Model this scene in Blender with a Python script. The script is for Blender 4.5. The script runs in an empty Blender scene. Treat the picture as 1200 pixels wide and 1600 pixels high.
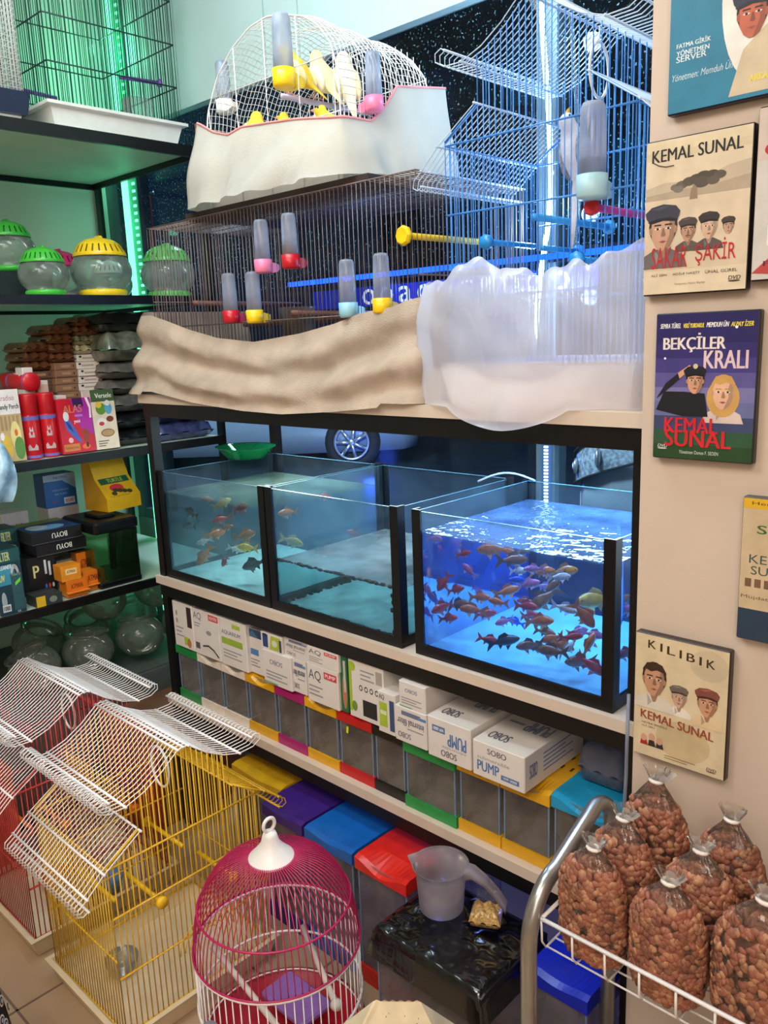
import bpy, math, random
from mathutils import Vector, Matrix, noise
R = random.Random(7)
C = bpy.context.scene.collection
H = 1.35
# ---------------------------------------------------------------- camera
FPX, YAW, PIT, ROL = 1282.9, 0.76481, 0.21081, -0.0391699
def cam_axes():
    f0 = Vector((-math.sin(YAW), math.cos(YAW), 0)); rt = Vector((math.cos(YAW), math.sin(YAW), 0)); up = Vector((0, 0, 1))
    fw = math.cos(PIT)*f0 - math.sin(PIT)*up; u = math.cos(PIT)*up + math.sin(PIT)*f0
    return math.cos(ROL)*rt + math.sin(ROL)*u, math.cos(ROL)*u - math.sin(ROL)*rt, fw
CR, CU, CF = cam_axes()
cd = bpy.data.cameras.new('camera'); cam = bpy.data.objects.new('camera', cd); C.objects.link(cam)
cam.matrix_world = Matrix(((CR.x, CU.x, -CF.x, 0), (CR.y, CU.y, -CF.y, 0), (CR.z, CU.z, -CF.z, H), (0, 0, 0, 1)))
cd.sensor_fit = 'VERTICAL'; cd.sensor_height = 24; cd.sensor_width = 24; cd.lens = 24*FPX/1600; cd.clip_start = 0.02
bpy.context.scene.camera = cam
def ray(px, py): return CR*(px-600) - CU*(py-800) + CF*FPX
def PX(px, py, X): d = ray(px, py); d = d*(X/d.x); d.z += H; return d
def PY(px, py, Y): d = ray(px, py); d = d*(Y/d.y); d.z += H; return d
def PZ(px, py, Z): d = ray(px, py); d = d*((Z-H)/d.z); d.z += H; return d
# ---------------------------------------------------------------- materials
def _nt(name):
    m = bpy.data.materials.new(name); m.use_nodes = True; nt = m.node_tree; nt.nodes.clear()
    return m, nt, nt.nodes.new('ShaderNodeOutputMaterial')
def lk(nt, a, b): nt.links.new(a, b)
def lin(c):
    return tuple(((x/255)/12.92 if x/255 <= .04045 else ((x/255+.055)/1.055)**2.4) for x in c[:3]) + (1,)
def ramp_noise(nt, scale, c1, c2, detail=3, lo=.35, hi=.65, kind='noise', coord='Object'):
    tc = nt.nodes.new('ShaderNodeTexCoord')
    if kind == 'noise':
        n = nt.nodes.new('ShaderNodeTexNoise'); n.inputs['Detail'].default_value = detail; out = n.outputs['Fac']
    else:
        n = nt.nodes.new('ShaderNodeTexVoronoi'); out = n.outputs['Distance']
    n.inputs['Scale'].default_value = scale; lk(nt, tc.outputs[coord], n.inputs['Vector'])
    r = nt.nodes.new('ShaderNodeValToRGB'); lk(nt, out, r.inputs['Fac'])
    r.color_ramp.elements[0].position = lo; r.color_ramp.elements[0].color = c1
    r.color_ramp.elements[1].position = hi; r.color_ramp.elements[1].color = c2
    return r.outputs['Color'], out
def mat(name, rgb, rough=.5, metal=0, var=.08, scale=30, bump=0, bscale=None, emit=0, trans=0, coat=0, ecol=None, spec=.5):
    m, nt, o = _nt(name); p = nt.nodes.new('ShaderNodeBsdfPrincipled'); lk(nt, p.outputs[0], o.inputs[0])
    c = lin(rgb); a = tuple(x*(1-var) for x in c[:3])+(1,); b = tuple(min(1, x*(1+var)) for x in c[:3])+(1,)
    col, fac = ramp_noise(nt, scale, a, b)
    lk(nt, col, p.inputs['Base Color'])
    p.inputs['Roughness'].default_value = rough; p.inputs['Metallic'].default_value = metal
    p.inputs['Coat Weight'].default_value = coat; p.inputs['Specular IOR Level'].default_value = spec
    if emit:
        p.inputs['Emission Color'].default_value = lin(ecol or rgb); p.inputs['Emission Strength'].default_value = emit
    if bump:
        _, f2 = ramp_noise(nt, bscale or scale*3, a, b, detail=4)
        bn = nt.nodes.new('ShaderNodeBump'); bn.inputs['Strength'].default_value = bump; bn.inputs['Distance'].default_value = .004
        lk(nt, f2, bn.inputs['Height']); lk(nt, bn.outputs[0], p.inputs['Normal'])
    if trans:
        t = nt.nodes.new('ShaderNodeBsdfTranslucent'); lk(nt, col, t.inputs[0])
        mx = nt.nodes.new('ShaderNodeMixShader'); mx.inputs[0].default_value = trans
        lk(nt, p.outputs[0], mx.inputs[1]); lk(nt, t.outputs[0], mx.inputs[2]); lk(nt, mx.outputs[0], o.inputs[0])
    return m
def clear(name, tint=(235, 240, 245), gloss=1.0, haze=.04, hcol=(230, 235, 240), rough=.05, bump=0, bscale=20, ior=1.45, htrans=.5, specks=None, hvar=.4):
    """thin clear sheet: see-through, reflecting by its Fresnel term, with a little milky haze"""
    m, nt, o = _nt(name)
    tr = nt.nodes.new('ShaderNodeBsdfTransparent'); tr.inputs[0].default_value = lin(tint)
    gl = nt.nodes.new('ShaderNodeBsdfGlossy'); gl.inputs['Roughness'].default_value = rough
    fr = nt.nodes.new('ShaderNodeFresnel'); fr.inputs[0].default_value = ior
    mu = nt.nodes.new('ShaderNodeMath'); mu.operation = 'MULTIPLY'; mu.inputs[1].default_value = gloss; lk(nt, fr.outputs[0], mu.inputs[0])
    m1 = nt.nodes.new('ShaderNodeMixShader'); lk(nt, mu.outputs[0], m1.inputs[0]); lk(nt, tr.outputs[0], m1.inputs[1]); lk(nt, gl.outputs[0], m1.inputs[2])
    df = nt.nodes.new('ShaderNodeBsdfDiffuse'); df.inputs[0].default_value = lin(hcol)
    tl = nt.nodes.new('ShaderNodeBsdfTranslucent'); tl.inputs[0].default_value = lin(hcol)
    md = nt.nodes.new('ShaderNodeMixShader'); md.inputs[0].default_value = htrans; lk(nt, df.outputs[0], md.inputs[1]); lk(nt, tl.outputs[0], md.inputs[2])
    m2 = nt.nodes.new('ShaderNodeMixShader'); lk(nt, m1.outputs[0], m2.inputs[1]); lk(nt, md.outputs[0], m2.inputs[2]); lk(nt, m2.outputs[0], o.inputs[0])
    _, f = ramp_noise(nt, 14 if not specks else specks, (0, 0, 0, 1), (1, 1, 1, 1), detail=2)
    mr = nt.nodes.new('ShaderNodeMapRange'); lk(nt, f, mr.inputs['Value'])
    if specks:
        mr.inputs['From Min'].default_value = .63; mr.inputs['From Max'].default_value = .69
        mr.inputs['To Min'].default_value = haze; mr.inputs['To Max'].default_value = .75
    else:
        mr.inputs['From Min'].default_value = .3; mr.inputs['From Max'].default_value = .7
        mr.inputs['To Min'].default_value = haze*(1-hvar); mr.inputs['To Max'].default_value = haze*(1+hvar)
    lk(nt, mr.outputs[0], m2.inputs[0])
    if bump:
        _, f2 = ramp_noise(nt, bscale, (0, 0, 0, 1), (1, 1, 1, 1), detail=2)
        bn = nt.nodes.new('ShaderNodeBump'); bn.inputs['Strength'].default_value = bump; bn.inputs['Distance'].default_value = .01
        lk(nt, f2, bn.inputs['Height']); lk(nt, bn.outputs[0], gl.inputs['Normal']); lk(nt, bn.outputs[0], fr.inputs['Normal'])
    return m
def glow(name, rgb, s):
    m, nt, o = _nt(name); e = nt.nodes.new('ShaderNodeEmission')
    c = lin(rgb); col, _ = ramp_noise(nt, 60, tuple(x*.9 for x in c[:3])+(1,), c)
    lk(nt, col, e.inputs[0]); e.inputs[1].default_value = s; lk(nt, e.outputs[0], o.inputs[0]); return m
_mc = {}
def pl(rgb, rough=.4, **k):   # cached plain plastic / print colour
    key = (tuple(rgb), rough, tuple(sorted(k.items())))
    if key not in _mc: _mc[key] = mat('paint_%d_%d_%d' % tuple(rgb), rgb, rough, **k)
    return _mc[key]
# ---------------------------------------------------------------- mesh builder
_txt = {}
def text2d(s, bold=False):
    k = (s, bold)
    if k not in _txt:
        cu = bpy.data.curves.new('t', 'FONT'); cu.body = s; cu.size = 1; cu.resolution_u = 3
        ob = bpy.data.objects.new('t', cu); me = bpy.data.meshes.new_from_object(ob)
        vs = [(v.co.x, v.co.y) for v in me.vertices]; fs = [tuple(p.vertices) for p in me.polygons]
        bpy.data.objects.remove(ob); bpy.data.curves.remove(cu); bpy.data.meshes.remove(me)
        if not vs: vs = [(0, 0), (1, 0), (0, 1)]; fs = []
        x0 = min(v[0] for v in vs); x1 = max(v[0] for v in vs); y0 = min(v[1] for v in vs); y1 = max(v[1] for v in vs)
        _txt[k] = ([((x-x0)/max(x1-x0, 1e-6), (y-y0)/max(y1-y0, 1e-6)) for x, y in vs], fs)
    return _txt[k]
OFF = {}
class MB:
    def __init__(s): s.v = []; s.f = []; s.m = []; s.s = []; s.mats = []
    def mi(s, m):
        if m not in s.mats: s.mats.append(m)
        return s.mats.index(m)
    def add(s, vs, fs, m, smooth=False):
        b = len(s.v); i = s.mi(m); s.v += [tuple(v) for v in vs]
        for f in fs: s.f.append(tuple(b+k for k in f)); s.m.append(i); s.s.append(smooth)
    def box(s, x0, x1, y0, y1, z0, z1, m):
        s.add([(x0, y0, z0), (x1, y0, z0), (x1, y1, z0), (x0, y1, z0), (x0, y0, z1), (x1, y0, z1), (x1, y1, z1), (x0, y1, z1)],
              [(0, 3, 2, 1), (4, 5, 6, 7), (0, 1, 5, 4), (1, 2, 6, 5), (2, 3, 7, 6), (3, 0, 4, 7)], m)
    def rbox(s, x0, x1, y0, y1, z0, z1, m, r=.004, n=3):
        """box with rounded upright edges and a small chamfer at top and bottom"""
        pts = []
        for cx, cy, a in ((x1-r, y1-r, 0), (x0+r, y1-r, 90), (x0+r, y0+r, 180), (x1-r, y0+r, 270)):
            for k in range(n+1):
                t = math.radians(a+90*k/n); pts.append((cx, cy, math.cos(t)*r, math.sin(t)*r))
        N = len(pts); c = min(r*.5, (z1-z0)*.3)
        rings = [(z0, (r-c)/r), (z0+c, 1), (z1-c, 1), (z1, (r-c)/r)]
        vs = [(p[0]+p[2]*q, p[1]+p[3]*q, z) for z, q in rings for p in pts]
        fs = [(i*N+k, i*N+(k+1) % N, (i+1)*N+(k+1) % N, (i+1)*N+k) for i in range(3) for k in range(N)]
        fs += [tuple(range(N-1, -1, -1)), tuple(range(3*N, 4*N))]
        s.add(vs, fs, m)
    def tube(s, pts, r, m, n=5, closed=False, rad=None):
        P = [Vector(p) for p in pts]; N = len(P); vs = []; fs = []; prev = None
        for i, p in enumerate(P):
            a = P[i-1] if (i or closed) else P[0]; b = P[(i+1) % N] if (i < N-1 or closed) else P[-1]
            t = (b-a)
            if t.length < 1e-9: t = Vector((0, 0, 1))
            t.normalize()
            if prev is None:
                q = Vector((0, 0, 1)) if abs(t.z) < .9 else Vector((1, 0, 0)); u = t.cross(q).normalized()
            else:
                u = (prev - t*prev.dot(t))
                u = u.normalized() if u.length > 1e-6 else t.orthogonal().normalized()
            prev = u; w = t.cross(u); rr = rad[i] if rad else r
            for k in range(n):
                a2 = 2*math.pi*k/n; vs.append(p + u*(math.cos(a2)*rr) + w*(math.sin(a2)*rr))
        for i in range(N if closed else N-1):
            j = (i+1) % N
            for k in range(n): fs.append((i*n+k, i*n+(k+1) % n, j*n+(k+1) % n, j*n+k))
        if not closed: fs += [tuple(range(n-1, -1, -1)), tuple(range((N-1)*n, N*n))]
        s.add(vs, fs, m, True)
    def ring(s, c, r, wr, m, n=28, axis='z', k=5, ry=None):
        ry = ry or r; pts = []
        for i in range(n):
            a = 2*math.pi*i/n; x = math.cos(a)*r; y = math.sin(a)*ry
            pts.append({'z': (c[0]+x, c[1]+y, c[2]), 'x': (c[0], c[1]+x, c[2]+y), 'y': (c[0]+x, c[1], c[2]+y)}[axis])
        s.tube(pts, wr, m, k, True)
    def lathe(s, prof, c, m, n=28, M=None, skip=None, smooth=True, sx=1, sy=1):
        vs = []; fs = []
        for r, z in prof:
            for k in range(n):
                a = 2*math.pi*k/n; p = Vector((math.cos(a)*r*sx, math.sin(a)*r*sy, z))
                if M: p = M @ p
                vs.append(p + Vector(c))
        for i in range(len(prof)-1):
            for k in range(n):
                if skip and skip(i, k): continue
                fs.append((i*n+k, i*n+(k+1) % n, (i+1)*n+(k+1) % n, (i+1)*n+k))
        s.add(vs, fs, m, smooth)
    def loft(s, rings, m, closed_ends=True, smooth=True):
        n = len(rings[0]); vs = [p for r in rings for p in r]; fs = []
        for i in range(len(rings)-1):
            for k in range(n): fs.append((i*n+k, i*n+(k+1) % n, (i+1)*n+(k+1) % n, (i+1)*n+k))
        if closed_ends: fs += [tuple(range(n-1, -1, -1)), tuple(range((len(rings)-1)*n, len(rings)*n))]
        s.add(vs, fs, m, smooth)
    def ell(s, c, rx, ry, rz, m, n=12, k=8, M=None):
        prof = [(math.sin(math.pi*i/k), -math.cos(math.pi*i/k)) for i in range(k+1)]
        vs = []; fs = []
        for r, z in prof:
            for j in range(n):
                a = 2*math.pi*j/n; p = Vector((math.cos(a)*r*rx, math.sin(a)*r*ry, z*rz)); vs.append((M @ p if M else p)+Vector(c))
        for i in range(k):
            for j in range(n): fs.append((i*n+j, i*n+(j+1) % n, (i+1)*n+(j+1) % n, (i+1)*n+j))
        s.add(vs, fs, m, True)
    def grid(s, fn, nu, nv, m, smooth=True, wrap=False):
        vs = [fn(i/nu, j/nv) for j in range(nv+1) for i in range(nu+(0 if wrap else 1))]
        w = nu if wrap else nu+1
        fs = [(j*w+i, j*w+(i+1) % w, (j+1)*w+(i+1) % w, (j+1)*w+i) for j in range(nv) for i in range(nu)]
        s.add(vs, fs, m, smooth)
    # flat printing on a face: F = (origin at its lower left, right, up, outward)
    def rect(s, F, x0, y0, x1, y1, m, l=1): s.poly(F, [(x0, y0), (x1, y0), (x1, y1), (x0, y1)], m, l)
    clip = None
    def lift(s, l): s.k = getattr(s, 'k', 0)+1; return .00012+.00004*l+.000005*s.k
    def poly(s, F, pts, m, l=1):
        o, u, v, n = F
        if s.clip:   # keep the print inside its cover
            for ax, sg, lim in ((0, 1, 0), (0, -1, -s.clip[0]), (1, 1, 0), (1, -1, -s.clip[1])):
                out = []
                for a, b in zip(pts, pts[1:]+pts[:1]):
                    da, db = sg*a[ax]-lim, sg*b[ax]-lim
                    if da >= 0: out.append(a)
                    if da*db < 0: t = da/(da-db); out.append((a[0]+(b[0]-a[0])*t, a[1]+(b[1]-a[1])*t))
                pts = out
                if len(pts) < 3: return
        d = s.lift(l); s.add([o+u*x+v*y+n*d for x, y in pts], [tuple(range(len(pts)))], m)
    def oval(s, F, cx, cy, rx, ry, m, l=1, n=18):
        s.poly(F, [(cx+rx*math.cos(2*math.pi*k/n), cy+ry*math.sin(2*math.pi*k/n)) for k in range(n)], m, l)
    def text(s, F, t, x0, y0, x1, y1, m, l=2, bold=False, flip=False, slant=0, rise=0):
        o, u, v, n = F; vs, fs = text2d(t, bold); W = x1-x0; Hh = y1-y0
        if flip: vs = [(1-a, 1-b) for a, b in vs]
        sh = .055*Hh if bold else 0
        for q in ((-.5, .5) if bold else (0,)):
            d = s.lift(l); s.add([o+u*(x0+a*W+b*Hh*slant+q*sh)+v*(y0+b*Hh+a*rise)+n*d for a, b in vs], fs, m)
    def build(s, name, parent=None, label=None):
        off = OFF.get(parent, Vector((0, 0, 0))) if parent else Vector((0, 0, 0))
        me = bpy.data.meshes.new(name); me.from_pydata([(v[0]-off.x, v[1]-off.y, v[2]-off.z) for v in s.v], [], s.f)
        for m in s.mats: me.materials.append(m)
        me.polygons.foreach_set('material_index', s.m); me.polygons.foreach_set('use_smooth', s.s); me.update()
        o = bpy.data.objects.new(name, me); C.objects.link(o)
        if parent: o.parent = parent
        OFF[o] = off
        if label: o['label'] = label
        return o
def tag(o, label, cat, group=None, kind=None):
    if label: o['label'] = label
    if cat: o['category'] = cat
    if group: o['group'] = group
    if kind: o['kind'] = kind
    return o
def thing(name, label, cat, loc=(0, 0, 0), group=None, rotz=0):
    o = bpy.data.objects.new(name, None); C.objects.link(o); o.empty_display_size = .02
    o.location = loc; o.rotation_euler = (0, 0, rotz)
    OFF[o] = Vector((0, 0, 0)) if rotz else Vector(loc)
    return tag(o, label, cat, group)
def single(mb, name, label, cat, group=None, loc=None, rot=None):
    """one-mesh thing; given in world space its origin goes to its base, else it is placed at loc"""
    o = mb.build(name)
    if loc is None:
        xs = [v[0] for v in mb.v]; ys = [v[1] for v in mb.v]; zs = [v[2] for v in mb.v]
        c = Vector(((min(xs)+max(xs))/2, (min(ys)+max(ys))/2, min(zs)))
        o.data.transform(Matrix.Translation(-c)); o.location = c
    else: o.location = loc
    if rot: o.rotation_euler = rot
    return tag(o, label, cat, group)
def struct(mb, name, parent=None):
    o = mb.build(name, parent)
    if not parent: o['kind'] = 'structure'
    return o
def dup(root, loc=None, rot=None, label=None, scale=None):
    r = root.copy(); C.objects.link(r); OFF[r] = OFF.get(root, Vector((0, 0, 0)))
    if loc is not None: r.location = loc
    if rot is not None: r.rotation_euler = rot
    if label: r['label'] = label
    if scale: r.scale = (scale,)*3 if not isinstance(scale, tuple) else scale
    for ch in list(root.children):
        c = ch.copy(); C.objects.link(c); c.parent = r
        for g in list(ch.children): d = g.copy(); C.objects.link(d); d.parent = c
    return r
def frame(o, u, v):
    u = Vector(u); v = Vector(v); return (Vector(o), u, v, u.cross(v).normalized())
def wires(mb, a0, a1, b0, b1, n, r, m, bars=(), br=None, k=4):
    """n wires from the edge a0-a1 to the edge b0-b1, with cross bars at the given fractions"""
    a0, a1, b0, b1 = map(Vector, (a0, a1, b0, b1))
    for i in range(n+1):
        t = i/n; mb.tube([a0.lerp(a1, t), b0.lerp(b1, t)], r, m, k)
    for t in bars: mb.tube([a0.lerp(b0, t), a1.lerp(b1, t)], br or r*1.4, m, 5)
# ---------------------------------------------------------------- shared materials
M_wall = mat('cream_wall_paint', (214, 196, 180), .6, var=.03, scale=6, bump=.08, bscale=90)
M_wallg = mat('pale_green_wall', (214, 226, 218), .6, var=.06, scale=4, bump=.05, bscale=60)
M_head = mat('white_header_paint', (196, 222, 222), .55, var=.04, scale=5)
M_ceil = mat('ceiling_white', (225, 225, 220), .7, var=.03, scale=5)
M_black = mat('black_steel', (14, 13, 15), .38, var=.2, scale=25, spec=.4)
M_trim = mat('black_silicone_trim', (10, 10, 14), .35, var=.2, scale=40, spec=.4)
M_board = mat('white_melamine', (216, 200, 184), .5, var=.04, scale=9)
M_shelfb = mat('shelf_underside_board', (190, 205, 190), .5, var=.05, scale=6)
M_glass = clear('tank_glass', (238, 246, 250), .8, .045, (160, 195, 230))
M_clear = clear('clear_plastic', (240, 243, 242), 1.1, .07, (215, 225, 225), .08)
M_clear2 = clear('clear_bowl_plastic', (236, 243, 240), 1.3, .26, (214, 228, 222), .07)
M_film = clear('crinkled_clear_film', (246, 242, 238), 1.6, .06, (235, 225, 215), .12, bump=.9, bscale=38)
M_tubep = clear('frosted_tube_plastic', (230, 236, 246), 1.0, .46, (222, 228, 244), .15)
M_win = clear('window_pane_glass', (232, 240, 245), .7, .004, (150, 215, 240), .02, specks=170)
M_win2 = clear('window_pane_glass_low', (232, 240, 245), .6, .012, (120, 160, 200), .02)
M_wwire = mat('white_coated_wire', (244, 240, 240), .35, var=.03)
M_ywire = mat('yellow_coated_wire', (232, 184, 40), .35, var=.08)
M_bwire = mat('blue_coated_wire', (70, 145, 225), .35, var=.08)
M_rwire = mat('red_coated_wire', (190, 60, 60), .35, var=.08)
M_gwire = mat('grey_zinc_wire', (120, 104, 100), .4, .4, var=.15)
M_dwire = mat('dark_green_wire', (24, 60, 58), .35, var=.15)
M_mwire = mat('magenta_coated_wire', (186, 30, 92), .35, var=.1)
M_chrome = mat('satin_grey_tube', (170, 170, 168), .28, .85, var=.06)
M_wplas = mat('white_plastic', (240, 236, 232), .35, var=.03)
M_cream = mat('cream_tray_plastic', (228, 212, 178), .4, var=.04)
M_ply = pl((250, 206, 24), .35); M_plr = pl((196, 24, 40), .35); M_plp = pl((240, 130, 170), .35); M_plb = pl((150, 205, 225), .35)
M_card = mat('white_carton', (226, 220, 216), .55, var=.03, scale=20)
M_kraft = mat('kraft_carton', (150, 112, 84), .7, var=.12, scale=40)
M_ink = pl((26, 26, 30), .5)
K = lambda *c: pl(c, .5)
# ---------------------------------------------------------------- setting
XL, YW, XR = -2.88, 1.60, -0.525
mb = MB(); mb.box(-3.4, 1.6, -2.2, 1.72, -.1, 0, mat('beige_floor_tile', (176, 150, 122), .35, var=.12, scale=3, bump=.04, bscale=30))
mt = pl((120, 100, 84), .6)
for k in range(-8, 6): mb.box(k*.4-.0025, k*.4+.0025, -2.2, 1.6, 0, .0008, mt)
for k in range(-5, 4): mb.box(-2.88, 1.6, k*.4+.1-.0025, k*.4+.1+.0025, 0, .0008, mt)
struct(mb, 'floor')
mb = MB(); mb.box(-3.4, 1.6, -2.2, 1.72, 2.62, 2.7, M_ceil); struct(mb, 'ceiling')
mb = MB(); mb.box(XL-.1, XL, -2.2, 1.72, 0, 2.62, M_wallg); struct(mb, 'wall_left')
mb = MB(); mb.box(XR, 1.6, 1.07, 1.72, 0, 2.62, M_wall); struct(mb, 'wall_right')
mb = MB(); mb.box(XL, XR, YW+.01, YW+.1, 0, .70, mat('back_wall_paint', (120, 128, 130), .6, var=.05, scale=6)); struct(mb, 'wall_back')
mb = MB(); mb.box(1.5, 1.6, -2.2, 1.07, 0, 2.62, M_wall); struct(mb, 'wall_side')
mb = MB(); mb.box(XL, 1.5, -2.3, -2.2, 0, 2.62, M_wall); struct(mb, 'wall_front')
mb = MB(); mb.box(XL, XR, YW, YW+.035, 2.066, 2.62, M_head)
for x in (-2.35, -1.92, -1.78): mb.box(x, x+.004, YW-.0015, YW, 2.066, 2.62, pl((170, 190, 190), .6))
struct(mb, 'trim_1')
wn = thing('window_1', None, None, (-1.7, YW, .70)); wn['kind'] = 'structure'
mb = MB(); mb.add([(XL, YW+.03, 1.5), (XR, YW+.03, 1.5), (XR, YW+.03, 2.066), (XL, YW+.03, 2.066)], [(0, 1, 2, 3)], M_win); mb.add([(XL, YW+.03, .70), (XR, YW+.03, .70), (XR, YW+.03, 1.5), (XL, YW+.03, 1.5)], [(0, 1, 2, 3)], M_win2); struct(mb, 'window_pane', wn)
mb = MB()
M_alu = mat('window_frame_aluminium', (96, 112, 122), .35, .5, var=.06)
mb.box(XL, XR, YW+.015, YW+.06, .70, .735, M_alu); mb.box(XL, XL+.05, YW+.012, YW+.06, .70, 2.066, M_alu)
for x in (-2.72, -1.05): mb.box(x, x+.05, YW+.012, YW+.06, .70, 2.066, M_alu)
struct(mb, 'window_frame', wn)
# street beyond the glass
mb = MB(); mb.box(-16, 8, 1.72, 22, -.25, -.15, mat('wet_asphalt', (34, 40, 52), .35, var=.3, scale=4)); struct(mb, 'street')
bd = thing('building', 'dark apartment building across the night street', 'building', (-8, 17, -.15))
mb = MB(); mb.box(-16, 6, 17, 20, -.15, 9, mat('dark_facade', (26, 34, 52), .8, var=.2, scale=1)); mb.build('facade', bd)
for k in range(7):
    for j in range(3):
        mb = MB(); x = -14.5+k*2.7; z = 1.4+j*2.5
        mb.box(x, x+1.1, 16.95, 17, z, z+1.3, glow('lit_window_%d_%d' % (k, j), R.choice([(20, 60, 90), (30, 40, 60), (70, 60, 40), (15, 25, 50)]), .5)); mb.build('window', bd)
p = PY(229, 318, 1.95)
bn = thing('banner', 'narrow dark red banner standing outside the window behind the green light', 'banner', (p.x, 1.95, -.15))
mb = MB(); mb.grid(lambda u, v: (p.x-.045+.09*u, 1.95+.008*math.sin(u*9+v*3), .9+1.05*v), 10, 10, mat('dark_red_fabric', (150, 60, 50), .8, var=.2, emit=.12)); mb.build('cloth', bn)  # faint glow put into the cloth colour, as if lit
mb = MB(); mb.tube([(p.x-.05, 1.955, -.15), (p.x-.05, 1.955, 1.96), (p.x+.05, 1.955, 1.96)], .006, M_alu, 8); mb.build('pole', bn)
# ---------------------------------------------------------------- cars outside
M_tyre = pl((14, 14, 16), .8); M_rim = mat('alloy_rim', (190, 196, 205), .3, .8)
def interp(tab, x):
    for (a, b), (c, d) in zip(tab, tab[1:]):
        if a <= x <= c: return b+(d-b)*(x-a)/(c-a)
    return tab[0][1] if x < tab[0][0] else tab[-1][1]
def make_car(loc, rotz, paint, label):
    t = thing('car', label, 'car', loc, None, rotz)
    side = [(-2.1, .35), (-2.12, .62), (-2.05, .82), (-1.6, .93), (-1.0, 1.0), (-.55, 1.05), (.9, 1.05), (1.45, .98), (2.0, .9), (2.1, .65), (2.1, .35)]
    def ringx(x, z0, z1, w, rnd=.12):
        return [(x, -w, z0), (x, -w, z0+(z1-z0)*.5), (x, -w+rnd*.25, z1-rnd), (x, -w+rnd*1.6, z1), (x, w-rnd*1.6, z1), (x, w-rnd*.25, z1-rnd), (x, w, z0+(z1-z0)*.5), (x, w, z0)]
    mb = MB()
    mb.loft([ringx(*a) for a in ((-2.12, .32, .55, .5), (-2.08, .22, .70, .66), (-1.9, .2, .80, .78), (-1.45, .2, .90, .84), (-.8, .2, .98, .86), (.9, .2, 1.0, .86), (1.7, .2, .96, .82), (2.0, .22, .86, .74), (2.08, .3, .6, .6))], paint)
    mb.build('body', t)
    mb = MB(); mb.loft([ringx(*a) for a in ((-1.0, .96, 1.0, .76), (-.35, .96, 1.4, .66), (.3, .96, 1.48, .66), (1.0, .96, 1.4, .66), (1.6, .94, 1.0, .74))], pl((12, 16, 24), .1)); mb.build('windows', t)
    mb = MB(); mb.loft([ringx(x, z-.03, z, w) for x, z, w in ((-.4, 1.41, .6), (.3, 1.5, .62), (1.0, 1.42, .6))], paint); mb.build('roof', t)
    for x in (-1.32, 1.3):
        for s in (-1, 1):
            y = s*.79
            Mx = Matrix.Rotation(math.pi/2, 3, 'X')
            mb = MB(); mb.ring((x, y, .31), .26, .085, M_tyre, 28, 'y', 8); mb.lathe([(.0, 0), (.27, 0)], (x, y-s*-.02, .31), M_tyre, 24, Mx); w = mb.build('wheel', t)
            mb = MB(); mb.ring((x, y+s*.08, .31), .195, .018, M_rim, 28, 'y', 6); mb.ell((x, y+s*.09, .31), .045, .02, .045, M_rim)
            for k in range(7):
                a = 2*math.pi*k/7; mb.tube([(x, y+s*.085, .31), (x+math.cos(a)*.19, y+s*.07, .31+math.sin(a)*.19)], .024, M_rim, 5)
            mb.build('rim', w)
    for s in (-1, 1):
        # almond-shaped headlight wrapped round the front corner
        def hp(u, v):
            a = u; T_ = [(0, -2.15, .34), (.3, -2.13, .60), (.55, -2.05, .735), (.75, -1.90, .82), (1, -1.58, .875)]
            x = interp([(q[0], q[1]) for q in T_], a); y = s*interp([(q[0], q[2]) for q in T_], a)
            h = .135*math.sin(math.pi*min(1, .12+.8*a))**.8+.012; z = .53+.30*a-.05*a*a + (v-.5)*2*h*.75
            return Vector((x-.02, y*1.01, z))
        mb = MB(); mb.grid(lambda u, v: hp(u, v)+Vector((.01, -s*.004, 0)), 14, 6, mat('headlight_reflector', (170, 192, 208), .2, .35, scale=40, var=.45)); hl = mb.build('headlight', t)
        mb = MB(); mb.tube([hp(u/14, 0) for u in range(15)]+[hp(1-u/14, 1) for u in range(15)], .009, M_tyre, 5, True)
        for u, r in ((.33, .05), (.66, .06)):
            p = hp(u, .5); mb.ell(p, r*.35, r*1.1, r*1.1, M_rim); mb.ell(p+Vector((-.008, s*.006, .004)), r*.3, r*.55, r*.55, pl((235, 245, 250), .1))
        mb.build('headlight_bezel', hl)
    mb = MB(); mb.box(-2.14, -2.09, -.3, .3, .42, .58, pl((16, 18, 22), .4)); mb.box(-2.15, -2.13, -.3, .3, .5, .515, M_rim); mb.build('grille', t)
    mb = MB(); mb.box(-2.15, -2.135, -.25, .25, .28, .38, pl((230, 230, 230), .4)); mb.build('number_plate', t)
    mb = MB(); mb.box(-1.0, -.8, -.98, -.86, .98, 1.08, paint); mb.box(-1.0, -.8, .86, .98, .98, 1.08, paint); mb.build('mirrors', t)
    return t
make_car((-8.37, 6.36, -.15), math.radians(222), mat('silver_blue_car_paint', (140, 158, 175), .3, .3, coat=.5, var=.03), 'silver car parked across the street, only its wheel and sill showing')
make_car((-1.05, 6.13, -.15), math.radians(24), mat('pale_silver_car_paint', (165, 185, 195), .3, .3, coat=.6, var=.03), 'pale silver car close outside the window showing its headlight')
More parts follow.
